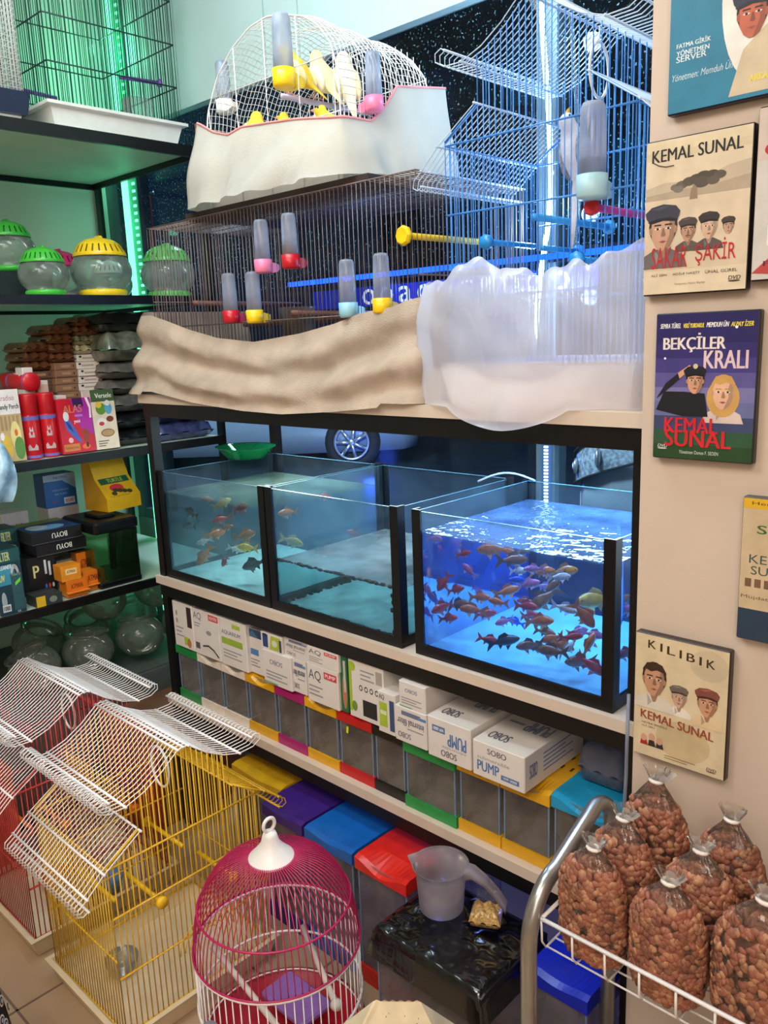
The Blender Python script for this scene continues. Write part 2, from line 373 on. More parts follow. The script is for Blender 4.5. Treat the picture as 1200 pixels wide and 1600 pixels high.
# ---------------------------------------------------------------- display rack with three tiers
rk = thing('display_rack', 'long black steel rack with three cream edged boards carrying the aquariums', 'rack', (-1.22, 1.12, 0))
X0, X1, Y0, Y1 = -1.915, -.535, 1.12, 1.55
for z0, z1, nm in ((1.206, 1.228, 'top_board'), (.724, .745, 'tank_board'), (.378, .400, 'lower_board')):
    mb = MB(); mb.box(X0-.01, X1, Y0-.012, Y1, z0, z1, M_board); mb.build('shelf_board', rk, 'cream edged ' + nm.replace('_', ' '))
    mb = MB(); d = .034
    mb.box(X0, X1, Y0-.006, Y0+.02, z0-d, z0-.0005, M_black); mb.box(X0, X1, Y1-.03, Y1, z0-d, z0-.0005, M_black)
    mb.box(X0, X0+.02, Y0+.02, Y1-.03, z0-d, z0-.0005, M_black); mb.box(X1-.02, X1, Y0+.02, Y1-.03, z0-d, z0-.0005, M_black)
    mb.build('frame_beam', rk)
for x in (X0, X1-.025):
    for y in (Y0-.003, Y1-.03):
        mb = MB()
        for za, zb in ((0, .344), (.4002, .69), (.7452, 1.172)): mb.box(x, x+.025, y, y+.025, za, zb, M_black)
        mb.build('post', rk)
# ---------------------------------------------------------------- aquariums
def aquarium(x0, x1, level, label, wat_top, wat_side, floor_m):
    y0, y1, z0, z1 = 1.124, 1.502, .7455, 1.028
    t = thing('aquarium', label, 'aquarium', ((x0+x1)/2, y0, z0), 'glass aquariums on the middle board')
    g = .005
    for nm, b in (('front_pane', (x0, x1, y0, y0+g)), ('back_pane', (x0, x1, y1-g, y1)), ('side_pane', (x0, x0+g, y0+g, y1-g)), ('side_pane', (x1-g, x1, y0+g, y1-g))):
        mb = MB(); a, b2, c, d = b
        if nm != 'side_pane': ym = (c+d)/2; mb.add([(a+.004, ym, z0+.006), (b2-.004, ym, z0+.006), (b2-.004, ym, z1), (a+.004, ym, z1)], [(0, 1, 2, 3)], M_glass)
        else: xm = (a+b2)/2; mb.add([(xm, c, z0+.006), (xm, d, z0+.006), (xm, d, z1), (xm, c, z1)], [(0, 1, 2, 3)], M_glass)
        # polished upper edge of the pane
        mb.box(a+.001, b2-.001, c, d, z1-.0002, z1+.0006, M_edge)
        mb.build(nm, t)
    mb = MB(); mb.box(x0+.004, x1-.004, y0+.004, y1-.004, z0+.002, z0+.010, floor_m); mb.build('bottom_pane', t)
    mb = MB(); h = .022; w = .004
    mb.box(x0-w, x1+w, y0-w, y0+.0015, z0, z0+h, M_trim); mb.box(x0-w, x1+w, y1-.0015, y1+w, z0, z0+h, M_trim)
    mb.box(x0-w, x0+.0015, y0, y1, z0, z0+h, M_trim); mb.box(x1-.0015, x1+w, y0, y1, z0, z0+h, M_trim)
    mb.build('base_trim', t, 'black bottom edging')
    for sx in (0, 1):
        for sy in (0, 1):
            mb = MB(); xa = x0-w if sx == 0 else x1+w; ya = y0-w if sy == 0 else y1+w; dx = 1 if sx == 0 else -1; dy = 1 if sy == 0 else -1; q = .021
            b1 = sorted((xa, xa+dx*q)); b2 = sorted((ya, ya+dy*.005)); mb.box(*b1, *b2, z0+h, z1+.004, M_trim)
            b1 = sorted((xa, xa+dx*.005)); b2 = sorted((ya+dy*.005, ya+dy*q)); mb.box(*b1, *b2, z0+h, z1+.004, M_trim)
            mb.build('corner_trim', t)
    mb = MB(); e = .006; N = 26
    a, b2, c, d, zb = x0+e, x1-e, y0+e, y1-e, z0+.0105
    mb.grid(lambda u, v: (a+(b2-a)*u, c+(d-c)*v, level), N, N, wat_top)
    for qi, q in enumerate(([(a, c), (b2, c)], [(b2, c), (b2, d)], [(b2, d), (a, d)], [(a, d), (a, c)])):
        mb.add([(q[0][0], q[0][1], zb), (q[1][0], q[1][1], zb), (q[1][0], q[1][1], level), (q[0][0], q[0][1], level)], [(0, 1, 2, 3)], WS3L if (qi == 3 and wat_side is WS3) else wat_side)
    w = mb.build('water', t)
    return t
M_edge = mat('polished_glass_edge', (70, 105, 125), .25, var=.1)
WT3 = clear('rippled_water_top', (190, 215, 245), 2.2, .16, (130, 170, 235), .03, bump=1.0, bscale=34, ior=1.6)
WS3 = clear('blue_tank_water', (206, 224, 246), .4, .13, (96, 140, 205), .1, ior=1.2)
WS3L = clear('blue_glow_side_water', (120, 160, 250), 2.2, .42, (56, 112, 255), .04, ior=1.5)  # reflected blue light put into the haze of this water face
WT1 = clear('calm_water_top', (215, 228, 228), 1.2, .16, (160, 190, 175), .03, bump=.25, bscale=26)
WS1 = clear('green_tank_water', (212, 232, 236), .4, .24, (150, 185, 200), .1, ior=1.2)
WT2 = clear('still_water_top', (205, 215, 215), 2.6, .42, (186, 190, 192), .03, bump=.1, bscale=15)  # light grey haze stands in for the white board's reflection
WS2 = clear('clear_tank_water', (210, 232, 234), .4, .12, (140, 190, 195), .1, ior=1.2)
F3 = mat('lit_tank_floor', (150, 220, 245), .5, var=.12, scale=18); F1 = mat('pale_tank_floor', (190, 222, 220), .5, var=.12, scale=18)  # turquoise light put into the blue tank's floor colour
F2 = mat('lit_algae_tank_floor', (160, 205, 205), .5, var=.3, scale=14)  # turquoise light put into the floor colour, mottled with algae
TA = aquarium(-1.882, -1.452, .975, 'glass aquarium with greenish water at the rack end by the black bags', WT1, WS1, F1)
TB = aquarium(-1.440, -1.044, .862, 'half filled glass aquarium without fish, between the two fish tanks', WT2, WS2, F2)
TC = aquarium(-1.000, -.590, .988, 'glass aquarium of bright blue water with a goldfish shoal beside the cream wall', WT3, WS3, F3)
# dark algae and grit left along the seams of the half empty tank
M_alg = mat('dark_algae_grit', (26, 34, 34), .8, var=.5, scale=90)
mb = MB(); ra = random.Random(11)
def seam(p, q, n):
    p, q = Vector(p), Vector(q)
    for k in range(n):
        c = p.lerp(q, (k+ra.random())/n); r = ra.uniform(.002, .0065); mb.ell((c.x, c.y+ra.uniform(0, .006), c.z), r*1.5, r, r*ra.uniform(.4, .9), M_alg, 6, 4)
seam((-1.43, 1.134, .758), (-1.055, 1.134, .758), 80); seam((-1.428, 1.14, .757), (-1.428, 1.49, .757), 40); seam((-1.056, 1.14, .757), (-1.056, 1.49, .757), 40)
seam((-1.43, 1.131, .863), (-1.055, 1.131, .863), 46)
for k in range(26): z = .765+.10*ra.random(); r = ra.uniform(.003, .008); mb.ell((-1.060-.02*ra.random()**2, 1.136, z), r, .003, r, M_alg, 6, 4)
o = mb.build('algae', TB, 'dark algae along the seams and waterline'); o['kind'] = 'stuff'
# ---------------------------------------------------------------- fish
def fish_mesh(col, fin, deep=1.0):
    mb = MB(); n = 10; rings = []
    for x, ry, rz, z in ((.024, .0006, .001, .0), (.021, .0028, .0042, 0), (.015, .0048, .0076, .0006), (.006, .0056, .0098, .0008), (-.004, .0046, .0088, .0006), (-.012, .0028, .0056, .0002), (-.018, .0014, .0034, 0), (-.021, .0008, .003, 0)):
        rings.append([(x, ry*math.cos(2*math.pi*k/n), z+rz*deep*math.sin(2*math.pi*k/n)) for k in range(n)])
    mb.loft(rings, col)
    def fin_(pts):  # thin two-sided blade
        N = len(pts); mb.add([(p[0], .0003+p[1], p[2]) for p in pts]+[(p[0], -.0003+p[1], p[2]) for p in pts], [tuple(range(N)), tuple(range(2*N-1, N-1, -1))], fin)
    fin_([(-.019, 0, .002), (-.034, .001, .013), (-.030, 0, .003), (-.028, 0, 0), (-.031, 0, -.004), (-.035, -.001, -.014), (-.019, 0, -.002)])
    fin_([(.008, 0, .0098*deep), (.002, 0, .0165*deep), (-.009, 0, .0125*deep), (-.013, 0, .0055*deep), (0, 0, .008*deep)])
    fin_([(-.006, 0, -.0066*deep), (-.012, 0, -.0135*deep), (-.014, 0, -.004*deep)])
    for s in (-1, 1):
        mb.add([(.008, s*.004, -.007*deep), (.001, s*.009, -.0145*deep), (-.001, s*.004, -.0075*deep)], [(0, 1, 2)], fin)
        mb.ell((.0175, s*.0036, .0016), .0014, .0008, .0014, M_ink, 8, 5)
    return mb
def fcol(a, b): return mat('scales_%d_%d_%d' % a, a, .25, var=.3, scale=160, coat=.4), mat('fin_%d_%d_%d' % b, b, .4, var=.2, trans=.5)
FK = {'o': (fcol((238, 112, 24), (240, 150, 90)), 'orange'), 'r': (fcol((216, 50, 36), (230, 110, 90)), 'red'), 'b': (fcol((150, 88, 34), (150, 110, 80)), 'bronze'),
      'w': (fcol((225, 205, 190), (225, 215, 210)), 'pale silver'), 'y': (fcol((250, 176, 30), (250, 200, 110)), 'golden yellow'), 'k': (fcol((20, 20, 24), (30, 30, 34)), 'black'), 'p': (fcol((205, 110, 150), (220, 170, 190)), 'pinkish'), 'u': (fcol((40, 90, 220), (70, 120, 230)), 'blue')}
FPROTO = {}
TYX = (-.995+.035, -.595-.035); 
def put_fish(px, py, kind, tank, sc, x_rng, z_rng, where, only=None):
    for tries in range(400):
        Y = R.uniform(1.155, 1.46)
        if tank == 'C' and R.random() < .5: Y = R.uniform(1.155, 1.3)
        p = PY(px+R.uniform(-3, 3), py+R.uniform(-3, 3), Y)
        if not (x_rng[0] < p.x < x_rng[1] and z_rng[0] < p.z < z_rng[1]): continue
        if all((p-q).length > .030*(.6 if tries > 150 else 1)+.006*(sc+s2) for q, s2 in FPOS): break
    else: return
    FPOS.append((p, sc)); sc = sc*.84
    yaw = R.choice([0, math.pi])+R.uniform(-.7, .7) + math.radians(40)
    pit = R.uniform(-.35, .35) if R.random() < .8 else R.uniform(-1.0, 1.0)
    if kind not in FPROTO:
        (c, f), nm = FK[kind]; o = single(fish_mesh(c, f), 'goldfish', None, 'fish', None, (0, 0, 0)); FPROTO[kind] = o
    else:
        o = FPROTO[kind].copy(); C.objects.link(o)
    o.location = p; o.rotation_euler = (0, pit, yaw); o.scale = (sc, sc, sc*R.uniform(.9, 1.15))
    nm = FK[kind][1]; o['label'] = only or '%s goldfish swimming in %s' % (nm, where); o['category'] = 'fish'
    o['group'] = ('single fish: ' + only) if only else '%s goldfish in %s' % (nm, where)
FPOS = []
za = lambda x, y: (560+x/2.4, 640+y/2.4)
for s in '505,520,o,1.5 590,570,b,1.3 700,610,o,1.1 780,600,o,1.3 745,650,b,1.1 570,680,o,1.2 690,720,b,1.5 775,740,w,1.1 845,770,o,1.2 685,795,o,1.3 640,740,r,1 650,775,r,.9 320,655,r,.9 315,685,r,.9 305,740,r,1.1 385,735,b,1.1 425,755,o,1.1 475,765,r,1 465,705,o,1 345,780,r,.9 270,555,p,.9 295,565,p,.8 370,670,r,.8 495,870,r,.9 555,930,r,1 640,880,b,1.1 670,895,b,.9 715,905,b,1.2 765,888,o,1.1 830,940,b,1.3 880,970,r,1.2 860,880,o,1.1 725,985,w,1.2 820,830,p,.9 800,855,r,.9 735,860,p,.8 990,715,o,1 1010,745,p,1 995,920,r,1 1015,980,r,.9 525,725,o,.9 655,590,p,.9 760,625,w,.9 620,525,b,.9 450,445,p,.8 465,490,o,.7 640,655,p,1 600,610,w,.8 700,660,p,.9 720,860,o,.9 890,840,p,.9 570,540,o,.9 410,600,p,.8 700,840,b,1 960,690,p,.9 400,540,r,.7 540,800,p,.8 790,900,w,.9 620,720,r,.9'.split():
    x, y, k, sc = s.split(','); put_fish(*za(float(x), float(y)), k, 'C', float(sc), (-.968, -.630), (.786, .962), 'the blue tank')
put_fish(*za(880, 712), 'y', 'C', 1.7, (-.968, -.630), (.786, .962), '', 'large golden yellow goldfish beside the black corner strip of the blue tank')
put_fish(*za(545, 870), 'k', 'C', 1.3, (-.968, -.630), (.786, .962), '', 'black goldfish with long fins low in the blue tank')
put_fish(*za(580, 790), 'u', 'C', .8, (-.968, -.630), (.786, .962), 'the blue tank'); put_fish(*za(595, 640), 'u', 'C', .8, (-.968, -.630), (.786, .962), 'the blue tank')
zb = lambda x, y: (220+x/2.4, 640+y/2.4)
for s in '210,330,r,1 245,330,o,.8 305,345,y,1.1 375,360,r,1.2 300,410,r,1.1 185,385,k,1.1 180,430,k,.7 280,465,o,1.3 240,545,o,1.3 290,615,b,1.4 360,620,b,1.2 155,575,r,1 400,470,o,1.2 390,510,y,1.1 310,575,r,.8 355,520,w,1 240,500,w,.9 330,440,o,.8 540,385,o,1.3 575,495,y,1.4 795,470,r,1 690,320,r,1 790,300,o,1'.split():
    x, y, k, sc = s.split(','); put_fish(*zb(float(x), float(y)), k, 'A', float(sc)*1.05, (-1.835, -1.500), (.790, .945), 'the greenish tank')
put_fish(*zb(420, 580), 'k', 'A', 1.4, (-1.835, -1.50), (.79, .94), '', 'large black goldfish near the corner strip of the greenish tank')
# airline hose and green net dish on the tanks
mb = MB(); p = PY(985, 1135, 1.085)
mb.tube([(-.546, 1.094, .80), (-.547, 1.094, .72), (-.548, 1.096, .66), (-.551, 1.097, .58), (-.556, 1.098, .47), (-.560, 1.10, .405)], .0028, M_tubep, 6)
single(mb, 'hanging_air_hose', 'clear air hose hanging down the rack end beside the wall', 'hose')
mb = MB(); pts = []
for k in range(12):
    u = k/11; pts.append((-1.06+.10*u, 1.40+.07*u, 1.036+.018*math.sin(math.pi*u)))
mb.tube(pts, .0022, M_tubep, 6); single(mb, 'hanging_air_hose', 'clear air hose looping over the rim between two aquariums', 'hose')
mb = MB()
mb.tube([(-.62+.0, 1.15, .80), (-.64, 1.25, .86), (-.70, 1.36, .93), (-.76, 1.46, .97)], .003, pl((60, 130, 230), .3), 6); single(mb, 'hanging_air_hose', 'blue air hose slanting through the water of the blue tank', 'hose')
mb = MB(); c = PY(385, 718, 1.40); c.z = 1.060
mb.lathe([(.0, -.03), (.05, -.03), (.075, 0), (.08, .002), (.072, -.002), (.047, -.026), (0, -.026)], c, clear('green_net_plastic', (120, 190, 150), .6, .35, (24, 110, 72)), 24, sx=1.2)
single(mb, 'plastic_dish', 'green translucent dish floating at the back of the greenish tank', 'dish')
# ---------------------------------------------------------------- cages
def pagoda_cage(name, label, loc, rotz, L, zs, body, roof, low_right, tray_m, perch_m, tray_h=.05, group=None, left_low=None, rings=True, wr=.0014, doors=True):
    """two-tier pagoda cage: ridge along local x from 0 to L, gables at both ends"""
    t = thing(name, label, 'bird cage', loc, group, rotz); OFF[t] = Vector((0, 0, 0))
    W = .175; z0 = tray_h-.006; S = lambda z: z*zs
    mb = MB(); N = 8
    def trayring(off, z): return [(a, b, z) for a, b in ((-.012-off, -W-.012-off), (L+.012+off, -W-.012-off), (L+.012+off, W+.012+off), (-.012-off, W+.012+off))]
    for o1, za, o2, zb in ((-.012, 0, 0, tray_h-.004), (0, tray_h-.004, .006, tray_h), (.006, tray_h, -.005, tray_h), (-.005, tray_h, -.018, .006)):
        a = trayring(o1, za); b = trayring(o2, zb); mb.add(a+b, [(k, (k+1) % 4, 4+(k+1) % 4, 4+k) for k in range(4)], tray_m)
    mb.add(trayring(-.012, 0)+trayring(-.018, .006), [(3, 2, 1, 0), (4, 5, 6, 7)], tray_m); mb.build('tray', t)
    nu = int(L/.0115); zl = S(.405)
    for s in (-1, 1):
        mb = MB(); wires(mb, (0, s*W, z0), (L, s*W, z0), (0, s*W, zl), (L, s*W, zl), nu, wr, body, (0, .45, 1)); mb.build('side_panel', t)
    lowp = [(.105, .455), (.185, .405), (.222, .374), (.240, .362), (.243, .350), (.232, .345), (.222, .350)]
    upp = [(0, .585), (.012, .583), (.05, .553), (.09, .530), (.13, .517), (.165, .518), (.184, .528), (.184, .540), (.172, .545), (.162, .540)]
    def top_z(v):
        v = abs(v)
        if v > .105: return .455+(v-.105)/(.08)*(-.05)
        for (a, za), (b, zb2) in zip(upp, upp[1:]):
            if a <= v <= b: return za+(zb2-za)*(v-a)/(b-a)
    for x in (0, L):
        mb = MB(); nv = 30
        for i in range(nv+1):
            v = -W+2*W*i/nv; mb.tube([(x, v, z0), (x, v, S(top_z(v)))], wr, body, 4)
        for z in (z0, .17, .30, .405): mb.tube([(x, -W, S(z) if z > .1 else z0), (x, W, S(z) if z > .1 else z0)], wr*1.7, body, 5)
        for s in (-1, 1): mb.tube([(x, s*.105, S(.455)), (x, s*W, S(.411))], wr*1.7, body, 5)
        mb.build('gable_panel', t)
    for s in (-1, 1):
        m = low_right if s > 0 else (left_low or roof); mb = MB()
        for i in range(nu+1):
            x = -.008+(L+.016)*i/nu; mb.tube([(x, s*v, S(z)) for v, z in lowp], wr, m, 4)
        for k in (0, 1, 2, 6): mb.tube([(-.012, s*lowp[k][0], S(lowp[k][1])), (L+.012, s*lowp[k][0], S(lowp[k][1]))], wr*1.8, m, 5)
        mb.build('lower_roof', t)
        mb = MB(); wires(mb, (0, s*.105, S(.455)), (L, s*.105, S(.455)), (0, s*.105, S(.524)), (L, s*.105, S(.524)), nu//2, wr, body, (0,)); mb.build('clerestory_panel', t)
    mb = MB()
    full = [(-v, z) for v, z in upp[::-1]]+upp[1:]
    for i in range(nu+1):
        x = -.01+(L+.02)*i/nu; mb.tube([(x, v, S(z)) for v, z in full], wr, roof, 4)
    for k in (0, 1, 4, 9):
        for s in ((-1, 1) if k else (1,)): mb.tube([(-.014, s*upp[k][0], S(upp[k][1])), (L+.014, s*upp[k][0], S(upp[k][1]))], wr*2, roof, 5)
    mb.build('upper_roof', t)
    for v, z in ((-.09, .21), (.08, .25)):
        mb = MB(); mb.tube([(-.012, v, S(z)), (L*.45, v, S(z))], .005, perch_m, 8); mb.lathe([(0, -.005), (.012, -.005), (.012, .005), (0, .005)], (-.014, v, S(z)), perch_m, 8, Matrix.Rotation(math.pi/2, 3, 'Y')); mb.build('perch', t)
        mb = MB(); mb.tube([(L+.012, -v, S(z+.04)), (L*.6, -v, S(z+.04))], .005, perch_m, 8); mb.lathe([(0, -.005), (.012, -.005), (.012, .005), (0, .005)], (L+.014, -v, S(z+.04)), perch_m, 8, Matrix.Rotation(math.pi/2, 3, 'Y')); mb.build('perch', t)
    if rings:
        mb = MB(); zc = S(.585)-.075
        mb.ring((L*.72, 0, zc), .032, .0028, M_wplas, 28, 'y', 6, .044); mb.tube([(L*.72, 0, zc+.044), (L*.72, 0, S(.58))], .0012, roof, 4); mb.build('swing_ring', t)
    if doors:
        mb = MB(); x = L+.003
        for k in range(4): 
            r = .03+k*.012; mb.tube([(x, .02+r*math.cos(a)*1.0, tray_h+.09+r*.9*math.sin(a)) for a in [math.pi*q/12 for q in range(13)]], wr, body, 4)
        mb.build('door_arch', t)
    return t
def perch_thing(p0, p1, r, m, label, knob=None, km=None):
    mb = MB(); mb.tube([p0, p1], r, m, 8)
    if knob:
        d = Vector(p1)-Vector(p0); M3 = d.to_track_quat('Z', 'Y').to_matrix()
        mb.lathe([(0, -.004), (knob*.8, -.005), (knob, -.001), (knob, .004), (knob*.6, .008), (0, .008)], p0, km or m, 8, M3, smooth=False)
    return single(mb, 'perch', label, 'perch')
cageC = pagoda_cage('bird_cage', 'tall blue wire cage with a two-tier pagoda roof standing beside the cream wall', (-.77, 1.17, 1.2285), math.pi/2, .285, 1.07, M_bwire, mat('pale_blue_wire', (205, 225, 250), .35), mat('pale_blue_wire_2', (200, 222, 248), .35), M_wplas, pl((40, 150, 230), .3), .07, rings=True, doors=False, wr=.0011)
# long zinc breeding cage
AX0, AX1, AY0, AY1, AZ0, AZ1 = -1.912, -1.015, 1.172, 1.52, 1.2285, 1.636
t = thing('bird_cage', 'long low grey zinc wire cage skirted in burlap, with a smaller cage on its roof', 'bird cage', (-1.46, 1.17, AZ0)); cageA = t
mb = MB(); mb.box(AX0-.006, AX1+.006, AY0+.003, AY1, AZ0, AZ0+.05, mat('zinc_tray', (120, 116, 112), .5, .3)); mb.build('tray', t)
zt = AZ0+.05
for y in (AY0, AY1):
    mb = MB(); wires(mb, (AX0, y, zt), (AX1, y, zt), (AX0, y, AZ1), (AX1, y, AZ1), 72, .0011, M_gwire, (0, .32, 1)); mb.build('front_panel' if y == AY0 else 'back_panel', t)
for x in (AX0, AX1):
    mb = MB(); wires(mb, (x, AY0, zt), (x, AY1, zt), (x, AY0, AZ1), (x, AY1, AZ1), 28, .0011, M_gwire, (0, .5, 1)); mb.build('side_panel', t)
mb = MB(); wires(mb, (AX0, AY0, AZ1), (AX1, AY0, AZ1), (AX0, AY1, AZ1), (AX1, AY1, AZ1), 72, .0010, M_gwire, (0, .12, .24, .36, .5, .64, .78, 1)); mb.build('roof_panel', t)
M_brown = mat('brown_perch_wood', (112, 74, 66), .6, var=.2)
for x, z in ((-1.72, 1.445), (-1.36, 1.405)):
    mb = MB(); mb.tube([(x, AY0-.01, z), (x+.0, AY1-.02, z-.004)], .006, M_brown, 8); mb.build('perch', t)
mb = MB(); mb.tube([(AX0+.02, 1.44, 1.395), (AX1-.02, 1.44, 1.40)], .006, M_brown, 8); mb.build('perch', t)
# nest cup inside
mb = MB(); p = PY(466, 500, 1.33)
mb.lathe([(0, 0), (.036, 0), (.042, .075), (.044, .077), (.041, .074), (.035, .004), (0, .004)], (p.x, p.y, AZ0+.12), clear('nest_cup', (225, 220, 215), 1, .45, (190, 175, 160)), 20)
mb.lathe([(0, .002), (.033, .002), (.038, .055), (0, .058)], (p.x, p.y, AZ0+.12), mat('dry_seed', (130, 96, 70), .8, var=.4, scale=200), 20)
mb.tube([(p.x, p.y, AZ0+.0515), (p.x, p.y, AZ0+.12)], .02, M_brown, 8)
single(mb, 'seed_cup', 'clear plastic cup of brown seed inside the long zinc cage', 'cup')
# small white wavy-roofed cage with the canaries
BX0, BX1, BY0, BY1, BZ = -1.66, -1.226, 1.20, 1.475, 1.652
mb = MB(); mb.box(-1.75, -1.14, 1.18, 1.53, 1.639, 1.651, mat('dark_brown_board', (52, 36, 32), .7, var=.3, scale=12))
single(mb, 'tray_board', 'dark brown board lying on the roof of the long zinc cage', 'board')
t = thing('bird_cage', 'white mesh cage with a wavy barrel roof holding yellow canaries', 'bird cage', (-1.44, 1.2, BZ)); cageB = t
prof = [(-1.67, BZ), (-1.668, 1.80), (-1.655, 1.86), (-1.61, 1.925), (-1.55, 1.968), (-1.49, 1.992), (-1.43, 1.998), (-1.37, 1.985), (-1.32, 1.970), (-1.28, 1.945), (-1.245, 1.905), (-1.228, 1.85), (-1.226, 1.78), (-1.226, BZ)]
def bprof(y):
    w = math.sin((y-BY0)/(BY1-BY0)*math.pi*3)
    return [(x, y, z if z < 1.79 else z+.009*abs(w)-.012*(y-BY0)/(BY1-BY0)) for x, z in prof]
fine = []
def resample(P, n):
    P = [Vector(p) for p in P]; d = [0]
    for a, b in zip(P, P[1:]): d.append(d[-1]+(b-a).length)
    out = []
    for i in range(n+1):
        s = d[-1]*i/n; k = max(j for j in range(len(d)-1) if d[j] <= s+1e-9); f = (s-d[k])/max(d[k+1]-d[k], 1e-9); out.append(P[k].lerp(P[k+1], min(1, f)))
    return out
mb = MB(); NB = 25
rows = [resample(bprof(BY0+(BY1-BY0)*j/NB), 66) for j in range(NB+1)]
for j, r_ in enumerate(rows): mb.tube(r_, .0009 if 0 < j < NB else .002, M_wwire, 4)
for i in range(0, 67, 1): mb.tube([r_[i] for r_ in rows][::1], .0008, M_wwire, 3)
mb.build('barrel_panel', t)
for y in (BY0, BY1):
    mb = MB()
    for k in range(25 if y == BY1 else 5):
        n_ = 24 if y == BY1 else 4; x = -1.65+(.41)*k/n_
        zz = next(za+(zb2-za)*(x-xa)/(xb-xa) for (xa, za), (xb, zb2) in zip(prof[1:], prof[2:]) if xa <= x <= xb)
        mb.tube([(x, y, BZ), (x, y, zz)], .0012, M_wwire, 4)
    for z in (1.78, 1.885): mb.tube([(-1.665 if z < 1.8 else -1.64, y, z), (-1.226 if z < 1.8 else -1.24, y, z)], .0013, M_wwire, 4)
    mb.build('end_panel', t)
mb = MB(); mb.box(BX0, BX1-.004, BY0+.004, BY1-.004, BZ, BZ+.03, M_wplas); mb.build('tray', t)
pa, pb = PY(440, 150, 1.23), PY(572, 176, 1.46)
mb = MB(); mb.tube([pa, (pa.x+.02, 1.465, pa.z-.002)], .006, mat('lilac_perch', (205, 195, 225), .4), 8); mb.build('perch', t)
PERX, PERZ = pa.x, pa.z
# ---------------------------------------------------------------- birds
def bird_mesh(c1, c2, beak, wing, tail=.042, sc=1, stripes=None):
    mb = MB(); n = 14; rings = []
    for x, z, ry, rz in ((-.045-tail, .012, .004, .001), (-.045-tail*.5, .02, .008, .002), (-.045, .026, .011, .005), (-.03, .031, .018, .014), (-.012, .037, .024, .022), (.006, .044, .025, .024), (.02, .053, .021, .020), (.028, .063, .0155, .0145), (.034, .072, .0145, .0138), (.040, .075, .012, .0115), (.046, .0755, .0075, .007), (.049, .075, .003, .003)):
        tilt = .35
        rings.append([(x-rz*math.sin(2*math.pi*k/n)*tilt, ry*math.cos(2*math.pi*k/n), z+rz*math.sin(2*math.pi*k/n)) for k in range(n)])
    mb.loft(rings, c1)
    mb.lathe([(.0048, 0), (.003, .006), (.0006, .011)], (.047, 0, .0745), beak, 8, Matrix.Rotation(math.radians(100), 3, 'Y'))
    for s in (-1, 1):
        mb.ell((-.010, s*.0195, .041), .036, .0075, .017, wing, 12, 8, Matrix.Rotation(math.radians(-24), 3, 'Y'))
        mb.ell((.0405, s*.0115, .0785), .0022, .0012, .0022, M_ink, 8, 6)
        mb.tube([(-.002, s*.009, .026), (.004, s*.009, .010), (.004, s*.009, .001)], .0016, beak, 5)
        for k in (-.35, 0, .35): mb.tube([(.004, s*.009, .002), (.016, s*.009+k*.018, .001)], .0011, beak, 4)
        mb.tube([(.004, s*.009, .002), (-.007, s*.009, .001)], .0011, beak, 4)
    return mb
M_can = mat('canary_yellow_feather', (250, 205, 60), .8, var=.12, scale=60, bump=.4, bscale=220); M_can2 = mat('pale_canary_feather', (252, 226, 170), .8, var=.1, scale=60, bump=.4, bscale=220)
M_canw = mat('cream_canary_feather', (250, 236, 205), .8, var=.08, scale=60, bump=.3, bscale=220); M_beak = pl((240, 170, 140), .4)
def canary(cols, loc, yaw, label, sc=1.0, pitch=0):
    c1, c2, w = cols; o = single(bird_mesh(c1, c2, M_beak, w), 'canary', label, 'bird', None, loc, (0, pitch, yaw)); o.scale = (sc,)*3; return o
canary((M_can, M_can, M_can2), (PERX+.004, 1.252, PERZ+.006), math.radians(196), 'bright yellow canary on the lilac perch behind the yellow drinker', 1.05, -.4)
canary((M_can2, M_can, M_canw), (PERX+.010, 1.325, PERZ+.006), math.radians(172), 'pale yellow canary perched with its side turned', 1.05, -.45)
canary((M_canw, M_can2, M_can2), (PERX+.012, 1.400, PERZ+.006), math.radians(150), 'plump cream peach canary perched with its back turned', 1.15, -.6)
for (px, py, Y, yaw, cols, lb) in ((400, 205, 1.26, 130, (M_can, M_can, M_can2), 'yellow canary low behind the pink hem at the open end of the mesh cage'), (456, 208, 1.33, 200, (M_can, M_can, M_canw), 'yellow and cream canary below the perch, facing the wire'),
                                   (490, 205, 1.415, 20, (M_canw, M_canw, M_canw), 'cream white canary standing beyond the yellow and cream one'), (522, 200, 1.26, 215, (M_can, M_can, M_can2), 'deep yellow canary with only its head above the cloth hem')):
    p = PY(px, py, Y); p.x = min(max(p.x, BX0+.08), BX1-.09); canary(cols, (p.x, Y, BZ+.031+max(0, p.z-.045-BZ-.031)), math.radians(yaw), lb, 1.0, -.2)
